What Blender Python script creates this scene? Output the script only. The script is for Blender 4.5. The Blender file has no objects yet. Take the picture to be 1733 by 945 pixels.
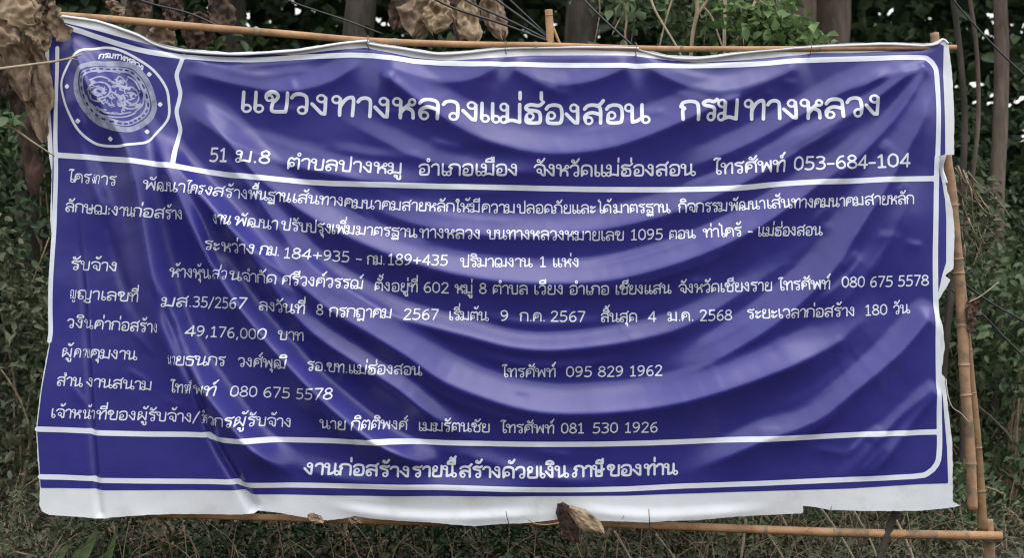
import bpy, math, random
import numpy as np
from mathutils import Vector, Matrix, noise as mnoise

SC = bpy.context.scene
COL = SC.collection
R = math.radians
rng = np.random.default_rng(7)
random.seed(7)

# ------------------------------------------------------------------ camera, sky, sun, exposure
D = 8.0            # metres from the lens to the banner
S = 0.00312        # metres of banner per photo pixel
ZC = 1.75          # lens height
cam = bpy.data.objects.new('camera', bpy.data.cameras.new('camera'))
COL.objects.link(cam)
cam.location = (0, -D, ZC)
cam.rotation_euler = (R(90), 0, 0)
cam.data.sensor_width = 36
cam.data.lens = 36 * D / (1733 * S)
cam.data.clip_end = 500
cam.data.dof.use_dof = True
cam.data.dof.focus_distance = D
cam.data.dof.aperture_fstop = 2.2
SC.camera = cam

SUN_EL, SUN_AZ = 68, 150     # azimuth measured clockwise from +Y: behind the lens, to its left
world = bpy.data.worlds.new("World")
SC.world = world
world.use_nodes = True
wn, wl = world.node_tree.nodes, world.node_tree.links
bg = wn['Background']
sky = wn.new('ShaderNodeTexSky')
sky.sky_type = 'NISHITA'
sky.sun_disc = False
sky.sun_elevation = R(SUN_EL)
sky.sun_rotation = R(SUN_AZ)
sky.air_density = 2.0
sky.dust_density = 1.0
sky.ozone_density = 1.0
hsv = wn.new('ShaderNodeHueSaturation')
hsv.inputs['Saturation'].default_value = 0.28      # overcast: a nearly grey sky
wl.new(sky.outputs[0], hsv.inputs['Color'])
wl.new(hsv.outputs[0], bg.inputs['Color'])
bg.inputs['Strength'].default_value = 0.15

sun = bpy.data.lights.new('sun', 'SUN')
sun.energy = 0.6
sun.angle = R(40)
sun.color = (1.0, 0.97, 0.93)
so = bpy.data.objects.new('sun', sun)
COL.objects.link(so)
sd = Vector((math.sin(R(SUN_AZ)) * math.cos(R(SUN_EL)), math.cos(R(SUN_AZ)) * math.cos(R(SUN_EL)), math.sin(R(SUN_EL))))
so.rotation_euler = sd.to_track_quat('Z', 'Y').to_euler()
so.location = (0, -6, 12)

SC.view_settings.view_transform = 'Standard'
SC.view_settings.look = 'None'
SC.view_settings.exposure = 1.15
SC.view_settings.gamma = 1
SC.cycles.filter_width = 1.2
SC.cycles.use_denoising = True
SC.cycles.max_bounces = 6
SC.cycles.transparent_max_bounces = 8


# ------------------------------------------------------------------ helpers
def P(px, py, Y=0.0):
    """the point seen at a photo pixel, Y metres behind the banner plane"""
    k = S * (D + Y) / D
    return Vector(((px - 866.5) * k, Y, ZC + (472.5 - py) * k))


def tag(o, label=None, cat=None, group=None, kind=None):
    if label: o['label'] = label
    if cat: o['category'] = cat
    if group: o['group'] = group
    if kind: o['kind'] = kind
    return o


def empty(name, loc, label, cat, group=None):
    o = bpy.data.objects.new(name, None)
    o.empty_display_size = 0.1
    o.location = loc
    COL.objects.link(o)
    return tag(o, label, cat, group)


def obj(name, V, F, mats, parent=None, mi=None, smooth=True, normals=None):
    me = bpy.data.meshes.new(name)
    V = np.asarray(V, dtype=np.float64).reshape(-1, 3)
    if parent is not None:
        base = np.array(parent.location[:]) if parent.parent is None else np.array(parent.location[:]) + np.array(parent.parent.location[:])
        V = V - base
    if isinstance(F, np.ndarray):
        F = F.tolist()
    me.from_pydata(V.tolist(), [], F)
    for m in (mats if isinstance(mats, (list, tuple)) else [mats]):
        me.materials.append(m)
    if mi is not None:
        me.polygons.foreach_set('material_index', np.asarray(mi, dtype=np.int32))
    me.polygons.foreach_set('use_smooth', np.full(len(me.polygons), smooth))
    me.update()
    if normals is not None:
        me.normals_split_custom_set_from_vertices(normals.tolist())
    o = bpy.data.objects.new(name, me)
    COL.objects.link(o)
    if parent is not None:
        o.parent = parent
    return o


def catmull(pts, n=8):
    pts = [np.asarray(p, float) for p in pts]
    if len(pts) < 3:
        return np.array([pts[0] + (pts[-1] - pts[0]) * t for t in np.linspace(0, 1, n + 1)])
    q = [2 * pts[0] - pts[1]] + pts + [2 * pts[-1] - pts[-2]]
    out = []
    for i in range(1, len(q) - 2):
        a, b, c, d = q[i - 1], q[i], q[i + 1], q[i + 2]
        for t in np.linspace(0, 1, n, endpoint=False):
            out.append(0.5 * (2 * b + (c - a) * t + (2 * a - 5 * b + 4 * c - d) * t * t + (3 * b - a - 3 * c + d) * t ** 3))
    out.append(pts[-1])
    return np.array(out)


def tube(path, rad, sides=8, cap=True):
    """tapered tube along a polyline; returns V, F"""
    path = np.asarray(path, float)
    n = len(path)
    rad = np.interp(np.linspace(0, 1, n), np.linspace(0, 1, len(np.atleast_1d(rad))), np.atleast_1d(rad)) if len(np.atleast_1d(rad)) != n else np.asarray(rad, float)
    T = np.gradient(path, axis=0)
    T /= np.linalg.norm(T, axis=1)[:, None] + 1e-12
    up = np.array([0, 0, 1.0]) if abs(T[0][2]) < 0.9 else np.array([1.0, 0, 0])
    V = []
    for i in range(n):
        a = np.cross(T[i], up)
        a /= np.linalg.norm(a) + 1e-9
        b = np.cross(a, T[i])
        up = b
        ang = np.linspace(0, 2 * math.pi, sides, endpoint=False)
        V.append(path[i] + rad[i] * (np.cos(ang)[:, None] * a + np.sin(ang)[:, None] * b))
    V = np.concatenate(V)
    F = []
    for i in range(n - 1):
        for j in range(sides):
            k = (j + 1) % sides
            F.append((i * sides + j, i * sides + k, (i + 1) * sides + k, (i + 1) * sides + j))
    if cap:
        F.append(tuple(range(sides))[::-1])
        F.append(tuple((n - 1) * sides + j for j in range(sides)))
    return V, F


def merge(parts):
    V, F, o = [], [], 0
    for v, f in parts:
        V.append(np.asarray(v)); F += [tuple(i + o for i in g) for g in f]; o += len(v)
    return np.concatenate(V), F


# ------------------------------------------------------------------ materials
def mat(name, ramp, scale=8.0, rough=0.6, detail=6, spec=0.4, bump=0.0, bscale=60, transl=0.0, stretch=None, coord='Object', rr=None):
    m = bpy.data.materials.new(name)
    m.use_nodes = True
    N, L = m.node_tree.nodes, m.node_tree.links
    b = N['Principled BSDF']
    tc = N.new('ShaderNodeTexCoord')
    src = tc.outputs[coord]
    if stretch:
        mp = N.new('ShaderNodeMapping')
        mp.inputs['Scale'].default_value = stretch
        L.new(src, mp.inputs['Vector'])
        src = mp.outputs[0]
    nz = N.new('ShaderNodeTexNoise')
    nz.inputs['Scale'].default_value = scale
    nz.inputs['Detail'].default_value = detail
    nz.inputs['Roughness'].default_value = 0.65
    L.new(src, nz.inputs['Vector'])
    cr = N.new('ShaderNodeValToRGB')
    els = cr.color_ramp.elements
    while len(els) < len(ramp):
        els.new(0.5)
    lo, hi = rr or (0.32, 0.68)
    for i, c in enumerate(ramp):
        els[i].position = lo + (hi - lo) * i / max(1, len(ramp) - 1)
        els[i].color = (*c, 1)
    L.new(nz.outputs['Fac'], cr.inputs['Fac'])
    L.new(cr.outputs['Color'], b.inputs['Base Color'])
    b.inputs['Roughness'].default_value = rough
    b.inputs['Specular IOR Level'].default_value = spec
    if bump:
        nb = N.new('ShaderNodeTexNoise')
        nb.inputs['Scale'].default_value = bscale
        nb.inputs['Detail'].default_value = 5
        L.new(src, nb.inputs['Vector'])
        bp = N.new('ShaderNodeBump')
        bp.inputs['Strength'].default_value = bump
        bp.inputs['Distance'].default_value = 0.01
        L.new(nb.outputs['Fac'], bp.inputs['Height'])
        L.new(bp.outputs[0], b.inputs['Normal'])
    if transl:
        t = N.new('ShaderNodeBsdfTranslucent')
        L.new(cr.outputs['Color'], t.inputs['Color'])
        mx = N.new('ShaderNodeMixShader')
        mx.inputs['Fac'].default_value = transl
        L.new(b.outputs[0], mx.inputs[1])
        L.new(t.outputs[0], mx.inputs[2])
        L.new(mx.outputs[0], N['Material Output'].inputs['Surface'])
    return m


M = {}
M['vinyl'] = mat('white_vinyl', [(.34, .32, .30), (.52, .515, .51), (.62, .62, .63), (.65, .65, .67)], 2.6, .42, 8, .5, .05, 14, rr=(.25, .55))
M['blue'] = mat('blue_print', [(.016, .016, .138), (.020, .020, .168), (.023, .023, .188), (.042, .041, .175)], 1.6, .37, 10, .6, .05, 14, stretch=(1, 1, .4), rr=(.3, .8))
M['blue'].node_tree.nodes['Principled BSDF'].inputs['Specular Tint'].default_value = (1, .93, 1, 1)
M['ink'] = mat('white_print', [(.60, .61, .67), (.71, .72, .78)], 4.0, .45, 6, .4)
M['ink_grey'] = mat('grey_print', [(.15, .16, .25), (.26, .27, .37), (.36, .37, .47)], 22.0, .45, 6, .4)  # greyer print tone for the emblem inside the seal
M['soot'] = mat('dark_print', [(.02, .02, .06), (.03, .03, .09)], 4.0, .5)
M['bamboo'] = mat('bamboo_cane', [(.13, .085, .055), (.29, .16, .08), (.41, .23, .115), (.40, .30, .20)], 6, .65, 10, .3, .4, 40, rr=(.25, .75))
M['bamboo_old'] = mat('weathered_bamboo', [(.07, .058, .048), (.20, .13, .08), (.34, .19, .105), (.28, .23, .18)], 9, .7, 10, .35, .3, 40, rr=(.3, .7))
M['bamboo_green'] = mat('olive_bamboo', [(.10, .06, .03), (.20, .12, .055), (.27, .17, .08)], 6, .6, 8, .35, .3, 40, rr=(.3, .7))
M['node'] = mat('bamboo_node', [(.16, .10, .06), (.33, .24, .16)], 20, .7)
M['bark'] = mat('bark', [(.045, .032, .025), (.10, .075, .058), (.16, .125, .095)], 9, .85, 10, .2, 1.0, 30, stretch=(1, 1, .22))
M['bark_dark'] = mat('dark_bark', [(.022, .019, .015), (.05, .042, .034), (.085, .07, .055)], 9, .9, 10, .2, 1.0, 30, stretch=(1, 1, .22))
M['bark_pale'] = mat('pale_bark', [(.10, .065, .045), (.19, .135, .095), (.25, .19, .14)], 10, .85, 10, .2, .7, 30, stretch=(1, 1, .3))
M['vine'] = mat('woody_vine', [(.13, .09, .06), (.25, .19, .125), (.34, .27, .18)], 18, .8, 6, .2, .4, 60)
M['vine_pale'] = mat('pale_stick', [(.25, .2, .14), (.46, .38, .27)], 18, .8, 6, .2, .3, 60)
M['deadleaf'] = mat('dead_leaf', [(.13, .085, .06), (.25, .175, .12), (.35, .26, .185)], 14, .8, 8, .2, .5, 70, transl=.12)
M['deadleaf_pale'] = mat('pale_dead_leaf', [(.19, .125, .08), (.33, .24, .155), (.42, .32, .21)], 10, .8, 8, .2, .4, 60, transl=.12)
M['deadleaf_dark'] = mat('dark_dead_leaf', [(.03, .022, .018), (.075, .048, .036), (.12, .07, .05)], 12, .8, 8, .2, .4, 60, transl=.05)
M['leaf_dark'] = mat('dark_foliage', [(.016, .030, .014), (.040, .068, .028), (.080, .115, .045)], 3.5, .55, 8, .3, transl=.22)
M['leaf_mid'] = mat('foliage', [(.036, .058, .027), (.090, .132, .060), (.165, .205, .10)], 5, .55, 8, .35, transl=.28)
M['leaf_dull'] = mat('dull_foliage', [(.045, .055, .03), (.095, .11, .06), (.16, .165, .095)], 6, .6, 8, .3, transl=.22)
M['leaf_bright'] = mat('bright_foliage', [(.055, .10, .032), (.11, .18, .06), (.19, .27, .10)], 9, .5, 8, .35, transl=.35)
M['grass'] = mat('grass_blades', [(.10, .14, .06), (.19, .24, .11), (.28, .31, .17)], 8, .6, 6, .3, transl=.3)
M['litter'] = mat('leaf_litter', [(.03, .026, .018), (.075, .06, .043), (.14, .112, .082), (.22, .18, .135)], 5, .85, 8, .15, transl=.05)
M['soil'] = mat('soil', [(.030, .023, .016), (.065, .048, .033), (.105, .08, .055)], 3, .95, 10, .15, .8, 25)
M['cable'] = mat('black_cable', [(.012, .012, .013), (.03, .03, .032)], 20, .4)
M['wire'] = mat('tie_wire', [(.05, .04, .035), (.14, .12, .1)], 30, .6)
M['wire_pale'] = mat('pale_string', [(.4, .38, .34), (.55, .52, .47)], 30, .7)

# ------------------------------------------------------------------ ground
def ground_h(x, y):
    base = 0.0
    if y > 2.2:
        t = min(1.0, (y - 2.2) / 9.0)
        base += 0.9 * t * t * (3 - 2 * t)
    return base + 0.07 * mnoise.noise(Vector((x * .7, y * .7, 0))) + 0.03 * mnoise.noise(Vector((x * 2.3, y * 2.3, 4)))


gx = np.concatenate([np.linspace(-150, -12, 10), np.linspace(-10, 10, 90), np.linspace(12, 150, 10)])
gy = np.concatenate([np.linspace(-60, -9, 8), np.linspace(-8, 16, 110), np.linspace(20, 220, 12)])
GV = [(x, y, ground_h(x, y)) for y in gy for x in gx]
nx = len(gx)
GF = [(j * nx + i, j * nx + i + 1, (j + 1) * nx + i + 1, (j + 1) * nx + i) for j in range(len(gy) - 1) for i in range(nx - 1)]
tag(obj('ground', GV, GF, M['soil']), kind='structure')

# ------------------------------------------------------------------ banner: relief of the hanging sheet
X0, X1, Y0, Y1, CELL = 40, 1650, 5, 905, 2.5
hx = np.arange(X0, X1 + CELL, CELL)
hy = np.arange(Y0, Y1 + CELL, CELL)
HX, HY = np.meshgrid(hx, hy)
H = np.zeros_like(HX)


def near(poly, X=None, Y=None):
    """distance, signed side, run (0..1) of every grid point against a polyline"""
    X = HX if X is None else X
    Y = HY if Y is None else Y
    best = np.full(X.shape, 1e18); side = np.zeros(X.shape); run = np.zeros(X.shape)
    seg = np.hypot(*(np.diff(poly, axis=0).T)); cum = np.concatenate([[0], np.cumsum(seg)]); tot = cum[-1]
    for i in range(len(poly) - 1):
        ax, ay = poly[i]; dx, dy = poly[i + 1] - poly[i]
        l2 = dx * dx + dy * dy + 1e-9
        t = np.clip(((X - ax) * dx + (Y - ay) * dy) / l2, 0, 1)
        ex, ey = X - ax - t * dx, Y - ay - t * dy
        d2 = ex * ex + ey * ey
        m = d2 < best
        best = np.where(m, d2, best)
        side = np.where(m, dx * ey - dy * ex, side)
        run = np.where(m, (cum[i] + t * seg[i]) / tot, run)
    return np.sqrt(best), np.sign(side), run


def window(run, a, b):
    w = np.ones_like(run)
    if a > 0: w = w * np.clip(run / a, 0, 1)
    if b > 0: w = w * np.clip((1 - run) / b, 0, 1)
    return w * w * (3 - 2 * w)


def fold(pts, w, A, L, a=.15, b=.2):
    """the sheet comes forward going down across the line (faces the sky), then falls back over L"""
    global H
    poly = catmull([np.array(p, float) for p in pts], 3)
    if poly[0][0] > poly[-1][0]:
        poly = poly[::-1]; a, b = b, a
    d, sg, run = near(poly)
    t = d * sg
    # widths open away from a tie point
    w = 1.25 * w
    u = np.clip((t + 1.35 * w) / (1.9 * w), 0, 1)
    prof = (.35 * u + .65 * u * u * (2.2 - 1.2 * u)) * np.exp(-np.maximum(t - .55 * w, 0) / L)
    H = H + 1.35 * A * prof * window(run, a, b)


def groove(pts, w, A, a=.15, b=.1):
    global H
    poly = catmull([np.array(p, float) for p in pts], 3)
    d, sg, run = near(poly)
    H = H - A * np.exp(-(d / w) ** 2) * window(run, a, b)


FOLDS = [
 # fan from the upper left corner
 ([(112, 70), (122, 150), (140, 230), (165, 310), (195, 380), (215, 460)], 12, 9, 26, .3, .3),
 ([(118, 60), (150, 110), (200, 190), (235, 260), (250, 330), (265, 420), (285, 510), (305, 570), (340, 630), (385, 690), (435, 750), (510, 802)], 16, 34, 46, .12, .1),
 ([(262, 210), (310, 310), (355, 410), (400, 490), (450, 558), (520, 635), (590, 700), (660, 750), (760, 790)], 15, 33, 40, .12, .12),
 ([(268, 215), (330, 300), (390, 370), (440, 430), (490, 508), (540, 560), (610, 608), (680, 652), (740, 700), (830, 752)], 13, 23, 30, .15, .2),
 ([(300, 255), (380, 345), (450, 415), (520, 472), (575, 515), (631, 548), (703, 592), (760, 632), (827, 660), (893, 679), (965, 685), (1060, 680), (1155, 664), (1250, 636), (1346, 598), (1417, 560), (1490, 495)], 22, 30, 58, .12, .15),
 ([(330, 205), (420, 300), (480, 380), (540, 448), (608, 492), (680, 530), (798, 562), (865, 579), (931, 584), (1012, 577), (1084, 565), (1160, 542), (1250, 490), (1340, 425), (1420, 360)], 14, 20, 40, .15, .4),
 ([(310, 140), (380, 212), (450, 290), (520, 348), (600, 393), (700, 433), (800, 458), (900, 468), (1000, 466), (1080, 452), (1180, 420), (1280, 372), (1380, 300), (1450, 235), (1540, 140), (1575, 100)], 19, 23, 48, .12, .3),
 ([(520, 285), (600, 330), (700, 368), (800, 386), (880, 390), (960, 386), (1050, 372), (1150, 345), (1250, 302), (1340, 250), (1430, 190), (1530, 120), (1572, 100)], 17, 14, 40, .25, .3),
 ([(625, 85), (680, 130), (740, 175), (800, 212), (880, 240), (960, 246), (1040, 234), (1120, 205), (1200, 170), (1290, 130), (1368, 100)], 22, 17, 40, .1, .3),
 ([(640, 95), (700, 118), (760, 130), (810, 120), (852, 92)], 13, 7, 26, .15, .15),
 ([(305, 108), (390, 132), (480, 146), (560, 128), (618, 85)], 14, 9, 26, .15, .15),
 ([(303, 160), (355, 203), (410, 238), (490, 268), (580, 288), (680, 300), (780, 296)], 16, 11, 34, .15, .3),
 ([(560, 180), (640, 225), (720, 262), (800, 280), (900, 284), (1000, 276)], 14, 7, 26, .3, .3),
 ([(858, 96), (900, 122), (960, 134), (1020, 122), (1074, 96)], 14, 9, 26, .12, .12),
 ([(1082, 95), (1150, 132), (1220, 146), (1300, 126), (1366, 95)], 14, 9, 26, .12, .12),
 ([(1120, 290), (1200, 262), (1280, 226), (1360, 182), (1450, 135), (1560, 104)], 14, 9, 26, .25, .08),
 # streaks from the upper right corner
 ([(1300, 262), (1393, 212), (1465, 172), (1530, 126), (1572, 100)], 8, 7, 15, .35, .05),
 ([(1370, 350), (1441, 272), (1474, 238), (1517, 186), (1572, 102)], 8, 7, 18, .35, .05),
 ([(1080, 640), (1170, 612), (1250, 572), (1330, 515), (1400, 445), (1450, 365), (1500, 285), (1555, 180), (1580, 110)], 22, 20, 52, .2, .12),
 ([(1340, 560), (1420, 500), (1480, 420), (1530, 330), (1565, 270)], 18, 8, 40, .3, .3),
 # from the ties on the right edge
 ([(1120, 802), (1203, 774), (1289, 735), (1370, 705), (1441, 652), (1512, 592), (1562, 534), (1582, 512)], 16, 16, 36, .3, .06),
 ([(1400, 815), (1441, 790), (1489, 736), (1527, 698), (1584, 646)], 8, 5, 15, .4, .05),
 ([(1440, 815), (1489, 783), (1546, 707), (1585, 656)], 8, 5, 15, .4, .05),
 # lower margin
 ([(440, 760), (560, 800), (700, 815), (860, 818), (1000, 812)], 14, 7, 26, .3, .3),
 ([(700, 742), (800, 768), (880, 792), (960, 806), (1060, 812)], 12, 6, 22, .3, .3),
 ([(540, 850), (640, 868), (745, 876), (840, 872), (960, 866)], 7, 5, 14, .2, .3),
 ([(960, 858), (1080, 872), (1200, 868), (1330, 856)], 7, 4, 14, .2, .3),
 # wrinkles by the seal
 ([(108, 56), (140, 100), (165, 150), (185, 215), (200, 290)], 7, 6, 14, .1, .35),
 ([(110, 52), (160, 92), (215, 160), (255, 215), (290, 262)], 8, 7, 16, .1, .3),
 ([(300, 75), (360, 84), (440, 88), (520, 80), (615, 70)], 5, 6, 9, .1, .1),
]
for f in FOLDS:
    fold(*f)
# overlapped creases on the left
# finer creases running along the big folds
rc = np.random.default_rng(12)
for pts in [f[0] for f in FOLDS if len(f[0]) > 4]:
    poly = catmull([np.array(p, float) for p in pts], 4)
    for k in range(3):
        i0 = int(rc.uniform(0, .6) * len(poly)); i1 = min(len(poly), i0 + max(4, int(rc.uniform(.2, .45) * len(poly))))
        sub = poly[i0:i1] + np.array([rc.normal(0, 6), rc.choice([-1, 1]) * rc.uniform(16, 42)])
        if len(sub) > 3:
            fold([tuple(p) for p in sub[::2]], rc.uniform(4, 8), rc.uniform(1.2, 3.4), rc.uniform(9, 18), .35, .35)
for k in range(46):        # short dents and kinks
    x, y = rc.uniform(120, 1560), rc.uniform(110, 800)
    a = rc.uniform(-.7, .7) + (.6 if x < 600 else (-.5 if x > 1150 else 0)); l = rc.uniform(14, 46)
    fold([(x - l * math.cos(a), y - l * math.sin(a)), (x, y + rc.normal(0, 3)), (x + l * math.cos(a), y + l * math.sin(a))], rc.uniform(3, 6), rc.uniform(.7, 2.0), rc.uniform(5, 12), .4, .4)
groove([(262, 470), (300, 580), (336, 660), (362, 740), (408, 822), (432, 868)], 8, 17, .2, .02)
groove([(128, 330), (140, 520), (148, 640), (154, 735), (162, 830), (168, 882)], 5, 9, .3, .02)
groove([(172, 300), (185, 380), (205, 470), (240, 560)], 9, 7, .3, .3)
groove([(315, 320), (335, 345), (360, 410), (385, 480)], 8, 7, .3, .3)


def blur(A, k):
    ker = np.exp(-0.5 * (np.arange(-3 * k, 3 * k + 1) / k) ** 2); ker /= ker.sum()
    Ap = np.pad(A, ((3 * k, 3 * k), (3 * k, 3 * k)), mode='edge')
    t = sum(ker[i] * Ap[i:i + A.shape[0], :] for i in range(len(ker)))
    return sum(ker[i] * t[:, i:i + A.shape[1]] for i in range(len(ker)))


def smooth_noise(step, seed):
    r = np.random.default_rng(seed)
    n = r.standard_normal(HX.shape)
    b = blur(n, step)
    return b / b.std()


H = blur(H, 1)
HEM = [(104, 24), (166, 33), (234, 56), (312, 82), (390, 88), (450, 86), (508, 81), (565, 72), (622, 66), (681, 78), (738, 86.5), (782, 85), (854, 77), (923, 75.6), (1075, 76), (1129, 91), (1186, 94), (1265, 84), (1370, 75), (1440, 71.5), (1507, 70), (1590, 68)]
groove([(x, y + 9 + 1.5 * math.sin(x * .021)) for x, y in HEM], 3.6, 4.2, .02, .02)
groove([(x, y + 14 + 2.5 * math.sin(x * .013 + 2)) for x, y in HEM], 4, 2.6, .02, .02)
H = H + 1.1 * smooth_noise(14, 1) + .22 * smooth_noise(5, 2) + .06 * smooth_noise(2, 5)
# the long seam of the hem near the top and the rolled hem
low = blur(H, 40)
H = H - 0.55 * low           # the sheet as a whole hangs flat against its frame
H = H - H.mean()
edge = np.minimum(np.minimum((1606 - HX) / 45, (HY - 60) / 30 + .35), (HX - 60) / 40)
H = H * (.25 + .75 * np.clip(edge, 0, 1))      # tied edges stay close to the canes
HGy, HGx = np.gradient(H, CELL)


def bil(A, px, py):
    u = np.clip((px - X0) / CELL, 0, len(hx) - 1.001); v = np.clip((py - Y0) / CELL, 0, len(hy) - 1.001)
    i = u.astype(int); j = v.astype(int); fu = u - i; fv = v - j
    return (A[j, i] * (1 - fu) + A[j, i + 1] * fu) * (1 - fv) + (A[j + 1, i] * (1 - fu) + A[j + 1, i + 1] * fu) * fv


def lift(px, py, off):
    """points of the hanging sheet (and their normals) from positions on the flat print"""
    px = np.asarray(px, float); py = np.asarray(py, float)
    h = bil(H, px, py); gx_ = bil(HGx, px, py); gy_ = bil(HGy, px, py)
    N = np.stack([-gx_, -np.ones_like(gx_), gy_], -1)
    N /= np.linalg.norm(N, axis=-1)[..., None]
    V = np.stack([(px - 866.5) * S, -h * S, ZC + (472.5 - py) * S], -1) + N * (off * S)
    return V, N


# marching squares: filled region of a signed field (negative inside)
CASES = {1: [(0, 4, 7)], 2: [(1, 5, 4)], 3: [(0, 1, 5, 7)], 4: [(2, 6, 5)], 5: [(0, 4, 7), (2, 6, 5)], 6: [(1, 2, 6, 4)],
         7: [(0, 1, 2, 6, 7)], 8: [(3, 7, 6)], 9: [(0, 4, 6, 3)], 10: [(1, 5, 4), (3, 7, 6)], 11: [(0, 1, 5, 6, 3)],
         12: [(2, 3, 7, 5)], 13: [(0, 4, 5, 2, 3)], 14: [(1, 2, 3, 7, 4)], 15: [(0, 1, 2, 3)]}


def march(Fld, x0, y0, cell):
    ny, nx_ = Fld.shape
    ins = Fld < 0
    code = (ins[:-1, :-1] * 1 + ins[:-1, 1:] * 2 + ins[1:, 1:] * 4 + ins[1:, :-1] * 8)
    nc = ny * nx_
    def cross(a, b):
        return np.clip(a / (a - b + 1e-12), 0.03, .97)
    yy, xx = np.mgrid[0:ny, 0:nx_].astype(float)
    hxp = xx[:, :-1] + np.where(ins[:, :-1] != ins[:, 1:], cross(Fld[:, :-1], Fld[:, 1:]), 0)
    vyp = yy[:-1, :] + np.where(ins[:-1, :] != ins[1:, :], cross(Fld[:-1, :], Fld[1:, :]), 0)
    VX = np.concatenate([xx.ravel(), hxp.ravel(), xx[:-1, :].ravel()])
    VY = np.concatenate([yy.ravel(), yy[:, :-1].ravel(), vyp.ravel()])
    nh = ny * (nx_ - 1)
    faces = []
    for c, polys in CASES.items():
        j, i = np.nonzero(code == c)
        if len(j) == 0:
            continue
        idx = {0: j * nx_ + i, 1: j * nx_ + i + 1, 2: (j + 1) * nx_ + i + 1, 3: (j + 1) * nx_ + i,
               4: nc + j * (nx_ - 1) + i, 5: nc + nh + j * nx_ + i + 1, 6: nc + (j + 1) * (nx_ - 1) + i, 7: nc + nh + j * nx_ + i}
        for p in polys:
            faces.append(np.stack([idx[k] for k in p], 1))
    if not faces:
        return None
    used = np.unique(np.concatenate([f.ravel() for f in faces]))
    F = []
    for f in faces:
        F += np.searchsorted(used, f[:, ::-1]).tolist()
    return x0 + VX[used] * cell, y0 + VY[used] * cell, F


def printed(name, Fld, x0, y0, cell, off, m, parent):
    r = march(Fld, x0, y0, cell)
    if r is None:
        return None
    V, N = lift(r[0], r[1], off)
    return obj(name, V, r[2], m, parent, normals=N)


def polyfield(poly, cell, jag=0.0):
    xs = np.arange(poly[:, 0].min() - 2 * cell, poly[:, 0].max() + 3 * cell, cell)
    ys = np.arange(poly[:, 1].min() - 2 * cell, poly[:, 1].max() + 3 * cell, cell)
    X, Y = np.meshgrid(xs, ys)
    d2 = np.full(X.shape, 1e18); ins = np.zeros(X.shape, bool)
    q = np.vstack([poly, poly[:1]])
    for i in range(len(poly)):
        ax, ay = q[i]; bx, by = q[i + 1]; dx, dy = bx - ax, by - ay
        t = np.clip(((X - ax) * dx + (Y - ay) * dy) / (dx * dx + dy * dy + 1e-9), 0, 1)
        d2 = np.minimum(d2, (X - ax - t * dx) ** 2 + (Y - ay - t * dy) ** 2)
        if ay != by:
            c = ((ay > Y) != (by > Y)) & (X < dx * (Y - ay) / dy + ax)
            ins ^= c
    return np.where(ins, -1, 1) * np.sqrt(d2), xs[0], ys[0]


class Field:
    """union of strokes over a window of the print"""
    def __init__(s, x0, y0, x1, y1, cell):
        s.x0, s.y0, s.c = x0, y0, cell
        s.X, s.Y = np.meshgrid(np.arange(x0, x1, cell), np.arange(y0, y1, cell))
        s.F = np.full(s.X.shape, 9.0)

    def seg(s, p, q, hw, neg=False):
        m = hw + 2.5 * s.c + 1
        i0 = max(0, int((min(p[0], q[0]) - m - s.x0) / s.c)); i1 = int((max(p[0], q[0]) + m - s.x0) / s.c) + 2
        j0 = max(0, int((min(p[1], q[1]) - m - s.y0) / s.c)); j1 = int((max(p[1], q[1]) + m - s.y0) / s.c) + 2
        X = s.X[j0:j1, i0:i1]; Y = s.Y[j0:j1, i0:i1]
        if X.size == 0: return
        dx, dy = q[0] - p[0], q[1] - p[1]
        t = np.clip(((X - p[0]) * dx + (Y - p[1]) * dy) / (dx * dx + dy * dy + 1e-9), 0, 1)
        d = np.hypot(X - p[0] - t * dx, Y - p[1] - t * dy) - hw
        V = s.F[j0:j1, i0:i1]
        s.F[j0:j1, i0:i1] = np.maximum(V, -d) if neg else np.minimum(V, d)

    def line(s, pts, hw, neg=False):
        for a, b in zip(pts[:-1], pts[1:]):
            s.seg(a, b, hw, neg)


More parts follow.
